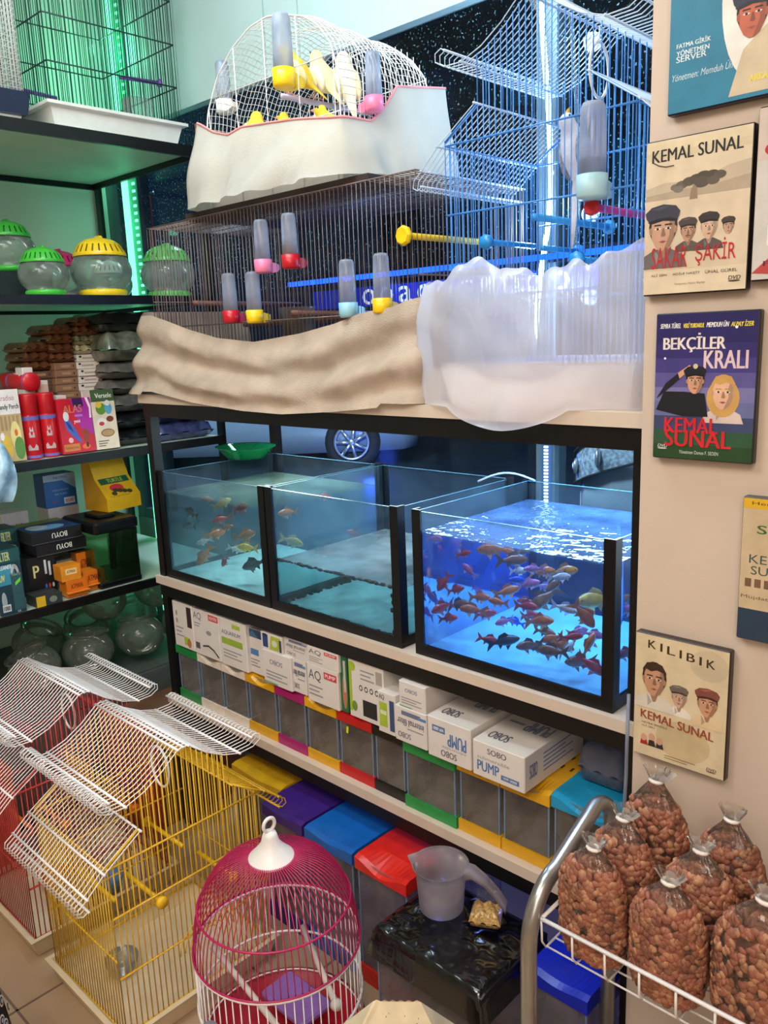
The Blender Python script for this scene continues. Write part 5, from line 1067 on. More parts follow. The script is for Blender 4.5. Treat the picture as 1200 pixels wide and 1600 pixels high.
def smallg(mb, F, w, h): mb.rect(F, w*.1, h*.15, w*.55, h*.75, LG, 2); mb.text(F, 'AQ', w*.1, h*.8, w*.4, h*.94, K(80, 90, 80), 2, True); mb.rect(F, w*.68, h*.1, w*.95, h*.85, K(60, 80, 120), 2); mb.rect(F, w*.15, h*.45, w*.5, h*.55, K(230, 235, 200), 3)
BLU = K(90, 120, 170)
def pump(flip):
    def f(mb, F, w, h):
        if flip:
            mb.text(F, 'PUMP', w*.48, h*.40, w*.90, h*.72, K(80, 120, 180), 2, True, True); mb.rect(F, w*.12, h*.66, w*.42, h*.82, BLU, 2); mb.text(F, 'WP-3000', w*.15, h*.70, w*.39, h*.78, K(235, 235, 240), 3, True, True); mb.text(F, 'SOBO', w*.32, h*.10, w*.68, h*.26, K(96, 96, 110), 2, True, True); mb.text(F, 'submersible', w*.35, h*.30, w*.9, h*.37, GL, 2, False, True)
        else:
            mb.text(F, 'SOBO', w*.30, h*.72, w*.66, h*.88, K(96, 96, 110), 2, True); mb.text(F, 'submersible', w*.10, h*.52, w*.72, h*.62, GL, 2); mb.text(F, 'PUMP', w*.10, h*.18, w*.52, h*.47, K(80, 120, 180), 2, True); mb.rect(F, w*.56, h*.14, w*.90, h*.28, BLU, 2); mb.text(F, 'WP-3000', w*.6, h*.175, w*.86, h*.245, K(235, 235, 240), 3, True)
    return f
def pumptop(mb, F, w, d): mb.text(F, 'SOBO', w*.12, d*.12, w*.5, d*.25, K(96, 96, 110), 2, True, True); mb.text(F, 'PUMP', w*.45, d*.42, w*.90, d*.62, K(130, 140, 170), 2, True, True); mb.rect(F, w*.5, d*.70, w*.9, d*.82, BLU, 2); mb.rect(F, w*.1, d*.5, w*.4, d*.54, GL, 2)
def pumpside(mb, F, w, h): mb.text(F, 'SOBO', w*.08, h*.3, w*.2, h*.7, K(120, 120, 160), 2, True); lines(mb, F, w*.3, h*.75, w*.8, 5, h*.12, K(120, 130, 180), h*.04)
def green_s(mb, F, w, h): mb.rect(F, 0, 0, w, h, K(30, 110, 70)); mb.oval(F, w*.6, h*.35, w*.3, h*.3, K(190, 120, 90), 2); mb.rect(F, w*.5, h*.35, w*.8, h*.9, K(200, 190, 180), 3)
def shelf_box(label, l, r, Y, z0, top, d, art, m=M_card, topa=None, side=None, rz=0):
    xa = PY(l[0], l[1], Y).x; xb = PY(r[0], r[1], Y).x; h = min(PY((l[0]+r[0])/2, top, Y).z-z0, .688-z0)
    return carton(label, ((xa+xb)/2, Y, z0+.0005), xb-xa-.001, d, h, m, art, topa, side, rz, group='filter and pump cartons standing on the small tanks'), z0+h
Y = 1.118
shelf_box('white carton printed with a dark filter tube, first at the rack end', (271, 970), (302, 984), Y, ZT, 944, .11, aq_img)
shelf_box('white carton printed AQ with a red tab and a curved black line', (303, 994), (344, 1006), Y, ZT, 958, .11, aq_a)
shelf_box('white carton with a broad green stripe', (345, 1010), (386, 1024), Y, ZT, 972, .11, aq_b)
shelf_box('narrow white carton with a dark blue top, behind the stacked pair', (388, 1024), (411, 1034), Y+.012, ZT, 985, .1, bl_w)
o, z_ = shelf_box('flat white carton on the yellow lid, lower of a stacked pair', (411, 1036), (455, 1052), Y-.004, ZT, 1022, .11, sobo_s)
shelf_box('carton printed with a blue filter and green panel, upper of a stacked pair', (408, 1010), (441, 1022), Y-.002, z_, 992, .09, bl_f)
o, z_ = shelf_box('white carton with upside-down print, lower one beside the two AQ cartons', (456, 1056), (479, 1066), Y+.004, ZT, 1032, .11, sobo_if)
shelf_box('white carton with upside-down print, upper one beside the two AQ cartons', (444, 1012), (480, 1026), Y+.004, z_, 1000, .11, sobo_if)
o, z_ = shelf_box('white carton printed AQ with a red tab, lower of two alike', (480, 1066), (529, 1082), Y-.004, ZT, 1044, .11, aq_q)
shelf_box('white carton printed AQ with a red tab, upper of two alike', (480, 1030), (529, 1046), Y-.004, z_, 1012, .11, aq_q)
shelf_box('thin dark green carton standing beside the AQ cartons', (531, 1062), (543, 1066), Y+.004, ZT, 1024, .1, green_s, pl((34, 104, 68), .5))
shelf_box('large white carton with a row of black dials and a dark panel', (545, 1078), (600, 1098), Y, ZT, 1032, .1, dial)
shelf_box('small low carton with a green square label', (590, 1108), (618, 1122), Y-.012, ZT, 1084, .08, smallg)
o, z_ = shelf_box('white internal filter carton with upside-down lettering, under a smaller carton', (617, 1130), (667, 1156), Y-.016, ZT-.004 if 0 else ZT, 1110, .15, sobo_if)
shelf_box('small white carton with faint upside-down lettering on the internal filter carton', (623, 1092), (665, 1110), Y-.014, z_, 1070, .13, sobo_s)
shelf_box('wide white pump carton with upside-down lettering', (668, 1160), (736, 1190), Y-.022, ZT, 1130, .2, pump(True), M_card, pumptop)
shelf_box('white pump carton with upright lettering, at the front edge beside the blue lid', (738, 1186), (820, 1222), Y-.024, ZT, 1170, .2, pump(False), M_card, pumptop, pumpside)
xa = PY(865, 1140, 1.30).x
mb = MB(); mb.rbox(-.62, -.555, 1.30, 1.42, ZL, ZL+.20, pl((60, 70, 150), .5), .003); single(mb, 'carton', 'dim bluish carton deep in the corner behind the blue lidded tank', 'box')
# bags with gravel lying behind
bag_flat('crumpled clear bag lying behind the pump carton on the lids', (-.645, 1.19, ZT+.004), .085, .09, .07, M_film2, 0, 'gravel_bag', 'bag')
# ---------------------------------------------------------------- bigger lidded tanks on the floor under the rack
zf = .30
tk = [(-1.628, -1.432, (214, 168, 30), 'yellow', 'beside the yellow wire cage'), (-1.424, -1.282, (66, 36, 130), 'purple', 'between the yellow and blue lids'), (-1.274, -1.124, (20, 100, 190), 'blue', 'between the purple and red lids'), (-1.116, -.972, (222, 40, 30), 'red', 'beside the measuring cup')]
for x0, x1, c, nm, wh in tk:
    plastic_tank('floor standing clear tank with a %s slotted lid, %s' % (nm, wh), x0, x1, 1.035 if nm != 'yellow' else 1.10, 1.36, .0008, zf, c, nm == 'red', True, .04, .03, 'large lidded tanks standing on the floor under the rack', 'lidded_tank')
plastic_tank('floor standing tank lit deep blue behind the wire basket rack', -.682, -.566, 1.02, 1.36, .0008, zf-.01, (20, 40, 190), False, True, .04, .03, 'large lidded tanks standing on the floor under the rack', 'lidded_tank')
bt = plastic_tank('dark tank under a crumpled glossy black bag, carrying the measuring cup', -.940, -.694, .908, 1.10, .0008, zf-.005, (14, 12, 16), False, True, .04, .05, None, 'lidded_tank', False)
mb = MB()
def blk(u, v):
    x = -.948+.262*u; y = .897+.211*v; e = min(u, 1-u, v, 1-v)
    z = zf-.001+.012*abs(noise.noise(Vector((u*4, v*4, 3)))+.5*noise.noise(Vector((u*10, v*9, 1)))+.25*noise.noise(Vector((u*22, v*20, 7))))*min(1, e*8)
    if e < .04: z -= .055*(1-e/.04)
    return (x, y, z)
mb.grid(blk, 40, 34, mat('black_glossy_bag', (10, 9, 12), .16, var=.2, coat=.8, bump=.4, bscale=26)); b = mb.build('bag_cover', bt)
# measuring cup and the little seed bag
M_cup = clear('milky_measuring_plastic', (235, 232, 240), .8, .42, (225, 218, 226), .25, htrans=.5)
p = PZ(690, 1418, zf+.014)
t = thing('measuring_cup', 'translucent white measuring cup with a long handle on the black bag', 'cup', (p.x, p.y, zf+.016)); OFF[t] = Vector((0, 0, 0)); r0, r1, h = .041, .050, .090
mb = MB(); n = 36; vs = []; fs = []
prof2 = [(0, 0, 0), (r0*.95, 0, 0), (r0, .003, 0), (r0+.003, h*.55, 0), (r1-.003, h*.96, .5), (r1+.001, h, 1), (r1+.003, h+.001, 1), (r1-.002, h-.002, 1), (r0, h*.5, 0), (r0-.004, .006, 0), (0, .006, 0)]
for r, z, lip in prof2:
    for k in range(n):
        a = 2*math.pi*k/n; da = abs((a-math.radians(200)+math.pi) % (2*math.pi)-math.pi); q = max(0, 1-da/.32)*lip
        vs.append((math.cos(a)*(r+.012*q), math.sin(a)*(r+.012*q), z-.000*q))
for i in range(len(prof2)-1):
    for k in range(n): fs.append((i*n+k, i*n+(k+1) % n, (i+1)*n+(k+1) % n, (i+1)*n+k))
mb.add(vs, fs, M_cup, True); mb.build('cup', t)
mb = MB(); ha = math.radians(22); ux, uy = math.cos(ha), math.sin(ha); rings = []
for s, z, w, th in ((.048, h-.006, .016, .008), (.062, h-.004, .012, .007), (.085, h-.018, .010, .006), (.108, h-.042, .011, .006), (.122, h-.062, .010, .006)):
    rings.append([(ux*s-uy*a*w, uy*s+ux*a*w, z+b*th) for a, b in ((-1, -1), (1, -1), (1, 1), (.6, 1.5), (-.6, 1.5), (-1, 1))])
mb.loft(rings, M_cup); mb.build('handle', t)
mb = MB(); p = PZ(770, 1440, zf+.02)
def pillow(mb, w, d, h, m): pouch(mb, w, d, h, m)
pouch(mb, .056, .046, .026, mat('yellow_seed_mix', (196, 158, 96), .35, var=.45, scale=190, coat=.7, bump=.6, bscale=160))
mb.grid(lambda u, v: (-.02+.04*u+.01*v*(u-.5), .042+.034*v, .010+.012*v+.004*math.sin(u*20)), 10, 6, M_film)
single(mb, 'seed_bag', 'little clear bag of yellow seed on the black bag under the cup handle', 'bag', None, (p.x-.004, p.y-.02, zf+.014), (0, 0, .5))
# ---------------------------------------------------------------- cages on the floor
cageY = pagoda_cage('bird_cage', 'yellow wire cage with a white pagoda roof standing on the floor', (-1.62, .775, .001), 0, .30, 1.0, M_ywire, M_wwire, M_ywire, M_cream, pl((236, 190, 30), .4), .05, left_low=M_wwire)
cageR = pagoda_cage('bird_cage', 'red wire cage with a white pagoda roof behind the yellow cage', (-2.02, .775, .001), 0, .30, 1.0, M_rwire, M_wwire, M_rwire, M_cream, pl((230, 110, 30), .4), .05, left_low=M_wwire)
def food_cup(loc, col, label):
    mb = MB(); mb.lathe([(0, 0), (.03, 0), (.036, .03), (.034, .03), (.028, .004), (0, .004)], (0, 0, 0), col, 20); return single(mb, 'food_cup', label, 'cup', None, loc)
food_cup((-1.52, .70, .016), clear('clear_cup', (225, 228, 225), 1, .3), 'clear food cup in the tray of the yellow cage')
food_cup((-1.92, .74, .016), pl((220, 90, 40), .4), 'orange food cup inside the red cage'); food_cup((-1.80, .82, .016), pl((90, 150, 210), .4), 'blue food cup inside the red cage')
# toys showing through between the cages
mb = MB(); mb.rbox(-2.13, -2.05, .50, .72, .001, .30, pl((226, 92, 30), .5), .01); single(mb, 'plastic_tub', 'orange plastic tub standing beyond the red cage', 'tub')
mb = MB(); mb.rbox(-2.17, -1.935, 1.0, 1.34, .001, .30, mat('brown_carton_floor', (120, 82, 58), .7, var=.2, scale=9), .004); single(mb, 'carton', 'large brown carton on the floor at the shelf foot', 'box')
# round cage with the magenta dome
RX, RY, RR = -1.085, .80, .152
t = thing('bird_cage', 'round white wire cage with a magenta dome and a white bell cap', 'bird cage', (RX, RY, .001)); OFF[t] = Vector((0, 0, 0))
hb, hj, hd = .055, .262, .466
mb = MB(); mb.lathe([(0, .001), (RR*.90, .001), (RR*1.0, .012), (RR*1.04, hb), (RR*1.06, hb+.006), (RR*1.01, hb+.006), (RR*.95, .014), (0, .010)], (0, 0, 0), pl((176, 22, 44), .35), 48); mb.build('tray', t)
mb = MB(); NW = 62
for k in range(NW): a = 2*math.pi*k/NW; c, s = math.cos(a)*RR, math.sin(a)*RR; mb.tube([(c, s, hb), (c, s, hj)], .0013, M_wwire, 4)
for z, w in ((hb+.008, .002), (.155, .0026), (hj, .003)): mb.ring((0, 0, z), RR+.001, w, M_wwire, 56)
mb.build('wall_wires', t)
mb = MB(); dome = [(RR*math.cos(q)**.62, hj+(hd-hj-.03)*math.sin(q)) for q in [math.radians(90*j/12) for j in range(13)]]; dome[-1] = (.02, hd-.03)
N2 = 78
for k in range(N2):
    a = 2*math.pi*k/N2; mb.tube([(math.cos(a)*max(r, .02), math.sin(a)*max(r, .02), z) for r, z in dome], .0013, M_mwire, 4)
mb.ring((0, 0, hj+.004), RR+.002, .002, M_mwire, 56); mb.ring((0, 0, dome[4][1]), dome[4][0]+.001, .0022, M_mwire, 56); mb.build('dome', t)
mb = MB(); zc = hd-.036
mb.lathe([(.041, 0), (.044, .003), (.041, .006), (.033, .014), (.024, .024), (.017, .034), (.014, .046), (.011, .054), (0, .057)], (0, 0, zc), M_wplas, 32); mb.ring((0, 0, zc+.068), .0125, .0034, M_wplas, 26, 'x', 8); mb.build('bell_cap', t)
gp_ = pl((214, 204, 196), .4)
for (a, b) in (((-.13, -.06, .215), (.10, -.065, .150)), ((-.05, .10, .20), (.132, .02, .185))):
    mb = MB(); mb.tube([a, b], .006, gp_, 8); mb.ell(b, .011, .011, .011, gp_); mb.build('perch', t)
mb = MB(); mb.rbox(-.10, .03, .02, .10, .060, .075, pl((150, 110, 190), .4), .01); mb.build('food_tray', t)
q = PZ(432, 1590, .10); feeder(pl((206, 40, 60), .35), 'grey tube drinker with a red cup at the near side of the round cage', (RX+.03, RY-RR-.025, .10), 0, 1.1)
# cream pitched roof in front
p = PZ(620, 1566, .40)
t = thing('nest_house', 'cream nest house roof with a scalloped ridge and dark scratches', 'nest house', (p.x, p.y, .001)); OFF[t] = Vector((0, 0, 0)); t.rotation_euler = (0, 0, math.radians(40))
M_nest = mat('scratched_cream_board', (228, 212, 178), .6, var=.10, scale=26, bump=.2)
mb = MB(); rz, ez, L2, W2 = .40, .26, .120, .078
rid = [(-.035+.07*k/12, 0, rz+(.003 if k % 2 else 0)) for k in range(13)]
for s in (-1, 1):
    base = [(-L2, s*W2, ez), (L2, s*W2, ez)]; vs = base+(rid[::-1] if s < 0 else rid[::-1]); mb.add(vs, [tuple(range(len(vs)))[::s]], M_nest)
mb.add([(-L2, -W2, ez), (-L2, W2, ez), rid[0], (L2, -W2, ez), (L2, W2, ez), rid[-1]], [(0, 2, 1), (3, 4, 5)], M_nest)
rr = random.Random(3)
for k in range(60):
    s = rr.choice((-1, 1)); f = rr.uniform(.1, .9); x = rr.uniform(-.7, .7)*(L2-(L2-.035)*f); 
    a = Vector((x, s*W2*(1-f), ez+(rz-ez)*f+.0006)); d = Vector((rr.uniform(-.010, .010), -s*.006, .004)); mb.tube([a, a+d*.5+Vector((.002, 0, .0004)), a+d], .0006, pl((70, 54, 44), .7), 3)
mb.build('roof', t)
mb = MB(); mb.rbox(-L2+.02, L2-.02, -W2+.02, W2-.02, 0, ez-.0002, M_nest, .003); mb.build('box', t)
# patterned cloth at the corner, clear bowl
mb = MB(); p = PZ(10, 1550, .28); M_pat = pl((16, 14, 18), .8); p = p - CR*.12; cz = .41
def drape_(u, v):
    a = 2*math.pi*u; r = (.075+.045*v)*(1+.07*v*math.sin(7*a)); return (p.x+math.cos(a)*r, p.y+math.sin(a)*r, cz-(cz-.004)*v)
mb.grid(drape_, 56, 12, M_pat, True, True); mb.add([drape_(k/28, 0) for k in range(28)], [tuple(range(28))], M_pat)
for k in range(150):
    u, v = rr.random(), rr.uniform(.04, .97); c = Vector(drape_(u, v)); a = 2*math.pi*u; nrm = Vector((math.cos(a), math.sin(a), .15)).normalized(); tu = Vector((-math.sin(a), math.cos(a), 0)); tv = nrm.cross(tu)
    for j, (r2, m) in enumerate(((.010, K(225, 220, 215)), (.007, M_pat), (.004, K(170, 190, 215)))):
        mb.add([c+nrm*(.0035+.0005*j)+tu*(math.cos(q)*r2)+tv*(math.sin(q)*r2) for q in [2*math.pi*i/10 for i in range(10)]], [tuple(range(10))], m)
single(mb, 'patterned_cloth', 'black cloth printed with white rosettes draped on a stool beside the floor cages', 'cloth')
# ---------------------------------------------------------------- wire basket rack with the bags of pellets
XB = -.545
pt = PX(826, 1400, XB); pbk = 1.045; YF = pt.y
t = thing('basket_rack', 'grey tube rack with white wire baskets of pellet bags against the cream wall', 'rack', (.1, (YF+pbk)/2, 0)); rackB = t
ztop = PX(900, 1290, XB).z+.005
def sideframe(x):
    pts = [(x, YF, .0), (x, YF, ztop-.13)]
    for k in range(1, 9): a = math.pi/2*k/8; pts.append((x, YF+.07*(1-math.cos(a)), ztop-.13+.085*math.sin(a)))
    pts += [(x, pbk-.05, ztop+.0)]
    for k in range(1, 7): a = math.pi/2*k/6; pts.append((x, pbk-.05+.05*math.sin(a), ztop-.05+.05*math.cos(a)))
    pts += [(x, pbk, 0)]
    return pts
XE = .42
for x in (XB, XE):
    mb = MB(); mb.tube(sideframe(x), .0115, M_chrome, 12); mb.build('side_frame', t)
zb1_ = PX(836, 1427, XB).z
def basket(zr, dep, yf, yb):
    mb = MB(); x0, x1 = XB+.012, XE-.012; wr = .0018
    for y in (yf, yb): mb.tube([(x0, y, zr), (x1, y, zr)], .003, M_wwire, 6)
    for x in (x0, x1): mb.tube([(x, yf, zr), (x, yb, zr)], .003, M_wwire, 6)
    n = 20
    for k in range(n+1):
        x = x0+(x1-x0)*k/n; mb.tube([(x, yf, zr), (x, yf+.002, zr-dep*.7), (x, yf+.012, zr-dep), (x, yb-.012, zr-dep), (x, yb, zr)], wr, M_wwire, 4)
    for k in range(9): y = yf+.014+(yb-yf-.028)*k/8; mb.tube([(x0, y, zr-dep), (x1, y, zr-dep)], wr, M_wwire, 4)
    mb.build('basket', t)
ZB = zb1_; DEP = .052
basket(ZB, DEP, YF+.012, pbk-.012); basket(ZB-.36, DEP, YF+.012, pbk-.012)
# pellet bags
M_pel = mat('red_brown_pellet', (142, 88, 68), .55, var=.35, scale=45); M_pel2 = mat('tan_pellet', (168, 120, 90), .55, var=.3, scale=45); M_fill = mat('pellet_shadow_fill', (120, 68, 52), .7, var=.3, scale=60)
def sack_r(z, h, seed):  # radius profile of a tied sack
    f = z/h
    return (.80+.20*min(1, f/.15) if f < .15 else 1.0 if f < .55 else max(.16, 1-((f-.55)/.36)**1.7*.84) if f < .91 else .16+.22*(f-.91)/.09)
def make_sack(w, h, seed, label, loc, rz=0, ry=0, group=None):
    t = thing('pellet_bag', label, 'bag', loc, group); OFF[t] = Vector((0, 0, 0)); t.rotation_euler = (ry, 0, rz)
    rg = random.Random(seed); ph = rg.uniform(0, 6)
    def surf(a, f, s=1.0):
        r = sack_r(f*h, h, seed); sq = 1+.015*math.cos(4*a+.6)*(1-f); wv = 1+.02*math.sin(3*a+ph+5*f)+(.10*math.sin(11*a+ph)*max(0, f-.55)*2)
        return Vector((math.cos(a)*w*r*sq*wv*s, math.sin(a)*w*.55*r*sq*wv*s, f*h))
    mb = MB(); fill = .76
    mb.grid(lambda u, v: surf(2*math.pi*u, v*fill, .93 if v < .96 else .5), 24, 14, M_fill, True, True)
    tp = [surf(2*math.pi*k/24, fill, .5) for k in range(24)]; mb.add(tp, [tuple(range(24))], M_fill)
    n = 0
    oct8 = [(math.cos(2*math.pi*k/6), math.sin(2*math.pi*k/6)) for k in range(6)]
    for _ in range(1150):
        a = rg.uniform(0, 2*math.pi); f = rg.uniform(.01, fill+.03); c = surf(a, min(f, fill), .95 if f < fill else rg.uniform(.3, .9))
        d = Vector((rg.gauss(0, 1), rg.gauss(0, 1), rg.gauss(0, 1))).normalized(); u = d.orthogonal().normalized(); v = d.cross(u); R1 = rg.uniform(.0060, .0080); T1 = .0036
        nrm = Vector((math.cos(a), math.sin(a), .1)).normalized(); d = (d*.6+nrm).normalized(); u = d.orthogonal().normalized(); v = d.cross(u)
        rings = [[c+u*(x*R1*q)+v*(y*R1*q)+d*zz for x, y in oct8] for q, zz in ((.5, -T1), (1, -T1*.2), (.95, T1*.4), (.45, T1))]
        mb.loft(rings, M_pel if rg.random() < .72 else M_pel2)
    o = mb.build('pellets', t, 'red brown pellets packed in the bag'); o['kind'] = 'stuff'
    mb = MB()
    mb.grid(lambda u, v: surf(2*math.pi*u, v, 1.03+.015*math.sin(40*u+9*v)), 44, 26, M_film, True, True)
    mb.build('film', t, 'clear plastic film')
    mb = MB(); kz = h*.915; mb.tube([(w*.17*math.cos(a), w*.13*math.sin(a), kz) for a in [2*math.pi*q/10 for q in range(10)]], .003, K(240, 236, 232), 6, True)
    lean = rg.uniform(-.3, .3)
    mb.grid(lambda u, v: (w*(.10+.12*v)*math.cos(2*math.pi*u)*(1+.35*math.sin(10*math.pi*u)*v)+lean*w*v, w*(.09+.09*v)*math.sin(2*math.pi*u), kz+h*v*(.05+.025*math.sin(6*math.pi*u))), 24, 5, M_filmw, True, True)
    mb.build('knot', t, 'whitish knotted top'); return t
M_filmw = clear('bunched_film', (240, 238, 236), 1.2, .5, (238, 232, 228), .15)
zfl = ZB-DEP+.003
def sack_at(px, pyb, Y, w, h, seed, label, z=zfl, rz=0, ry=0, proto=None):
    p = PY(px, pyb, Y)
    return make_sack(w, h, seed, label, (p.x, Y, z), rz, ry, 'clear bags of red brown pellets on the basket rack')
G_ = 'clear bags of red brown pellets on the basket rack'
zfl = ZB-DEP+.0075
for k, (x, y, w_, h_, lb, z) in enumerate(((-.477, .868, .0470, .172, 'pellet bag at the front corner by the tube post', zfl), (-.374, .868, .0470, .170, 'pellet bag second along the front of the basket, knot upright', zfl), (-.262, .868, .0535, .203, 'taller pellet bag third along the front, with shiny folds', zfl), (-.150, .868, .048, .18, 'pellet bag fourth along the front, cut by the picture edge', zfl),
    (-.466, .927, .0470, .192, 'pellet bag squeezed right behind the front corner one', zfl), (-.360, .927, .0475, .190, 'pellet bag with a white topknot in the middle row', zfl), (-.255, .930, .046, .200, 'pellet bag in the middle row behind the tall one', zfl),
    (-.448, .985, .0475, .232, 'tallest pellet bag, against the wall beside the blue lid', zfl), (-.345, .985, .046, .213, 'pellet bag at the back close to the wall', zfl), (-.238, .987, .046, .205, 'pellet bag at the back under the sepia film case', zfl),
    (-.47, .875, .048, .19, 'pellet bag in the lower basket by the tube post', zfl-.36), (-.352, .875, .048, .19, 'pellet bag second in the lower basket', zfl-.36), (-.235, .875, .048, .19, 'pellet bag third in the lower basket', zfl-.36))):
    make_sack(w_, h_, k+1, 'clear '+lb, (x, y, z), (-.05, .04, 0, .05)[k % 4], 0, G_)
# ---------------------------------------------------------------- film cases on the cream wall
YWL = 1.07
SK, SK2 = (214, 160, 130), (226, 190, 160)
def head(mb, F, cx, cy, s, skin, hair, hat=None, coat=None, tash=False, lift=3, longhair=False):
    P = lambda pts, c, l: mb.poly(F, [(cx+s*x, cy+s*y) for x, y in pts], K(*c), l)
    sh = lambda c, f: tuple(int(v*f) for v in c)
    if coat: P([(-1.25, -1.75), (-1.05, -1.2), (-.4, -.85), (.4, -.85), (1.05, -1.2), (1.25, -1.75)], coat, lift); P([(-.28, -.7), (.28, -.7), (.12, -1.25), (-.05, -1.3)], sh(skin, .8), lift); P([(-.4, -.85), (-.1, -1.3), (-.35, -1.6)], sh(coat, 1.3 if max(coat) < 190 else .8), lift)
    if longhair: mb.oval(F, cx, cy-s*.25, s*.98, s*1.15, K(*hair), lift)
    mb.oval(F, cx, cy+s*.22, s*.72, s*.92, K(*hair), lift)
    jaw = [(-.58, .45), (-.60, 0), (-.55, -.38), (-.36, -.75), (-.12, -.92), (.12, -.92), (.36, -.75), (.55, -.38), (.60, 0), (.58, .45), (.42, .78), (0, .90), (-.42, .78)]
    P(jaw, skin, lift+1); P([(.60, 0), (.58, .45), (.42, .75), (.30, .3), (.34, -.2), (.20, -.55), (.05, -.92), (.12, -.92), (.36, -.75), (.55, -.38)], sh(skin, .78), lift+1)
    for q in (-1, 1): mb.oval(F, cx+q*s*.62, cy+s*.02, s*.09, s*.18, K(*sh(skin, .85)), lift+1, 8)
    if not hat: P([(-.64, .2), (-.70, .6), (-.45, 1.02), (0, 1.12), (.45, 1.02), (.70, .6), (.64, .2), (.50, .58), (.15, .66), (-.2, .52), (-.50, .62)], hair, lift+2)
    for q in (-1, 1):
        P([(q*.27-.17, .10), (q*.27, .03), (q*.27+.17, .10), (q*.27, .17)], (232, 222, 214), lift+2); mb.oval(F, cx+q*s*.27, cy+s*.10, s*.07, s*.065, M_ink, lift+2, 8)
        P([(q*.27-.20, .24), (q*.27+.20, .24), (q*.27+.16, .31), (q*.27-.16, .31)], sh(hair, .9), lift+2)
    P([(-.03, .12), (.06, .12), (.15, -.22), (.05, -.28), (-.10, -.24)], sh(skin, .7), lift+2)
    P([(-.20, -.50), (0, -.45), (.20, -.50), (0, -.58)], (150, 76, 70), lift+2)
    if tash: P([(-.30, -.42), (0, -.30), (.30, -.42), (.22, -.44), (0, -.39), (-.22, -.44)], hair, lift+3)
    if hat: P([(-.72, .44), (-.86, .62), (-.92, .86), (-.60, 1.12), (0, 1.22), (.62, 1.10), (.84, .84), (.78, .60), (.70, .46), (0, .56)], hat, lift+3); P([(-.78, .46), (-.30, .58), (.30, .60), (.74, .48), (.68, .38), (0, .46), (-.66, .34)], sh(hat, .55), lift+4); P([(-.6, 1.02), (0, 1.14), (.3, 1.10), (-.2, .95)], tuple(min(255, int(v*1.3)) for v in hat), lift+4)
def dvd(label, tl, bl, w, h, art, cover, spine=(30, 26, 28), rot=0):
    a = PY(*tl, YWL); b = PY(*bl, YWL); x = (a.x+b.x)/2; zc = b.z
    t = thing('film_case', label, 'film case', (x, YWL-.0155, zc), 'film cases fixed on the cream wall'); OFF[t] = Vector((0, 0, 0))
    if rot: t.rotation_euler = (0, rot, 0)
    mb = MB(); mb.rbox(0, w, 0, .0148, 0, h, pl(spine, .35), .003, 2); mb.build('case', t)
    mb = MB(); F = (Vector((.0015, -.0001, .0015)), Vector((1, 0, 0)), Vector((0, 0, 1)), Vector((0, -1, 0))); W, Hh = w-.003, h-.003
    mb.clip = (W, Hh); mb.rect(F, 0, 0, W, Hh, K(*cover), 1); art(mb, F, W, Hh); mb.build('printed_cover', t); return t
BK = M_ink
def dvdmark(mb, F, x, y, w, c): mb.text(F, 'DVD', x, y+w*.18, x+w, y+w*.5, K(*c), 3, True, False, .2); mb.oval(F, x+w*.5, y+w*.07, w*.5, w*.07, K(*c), 3)
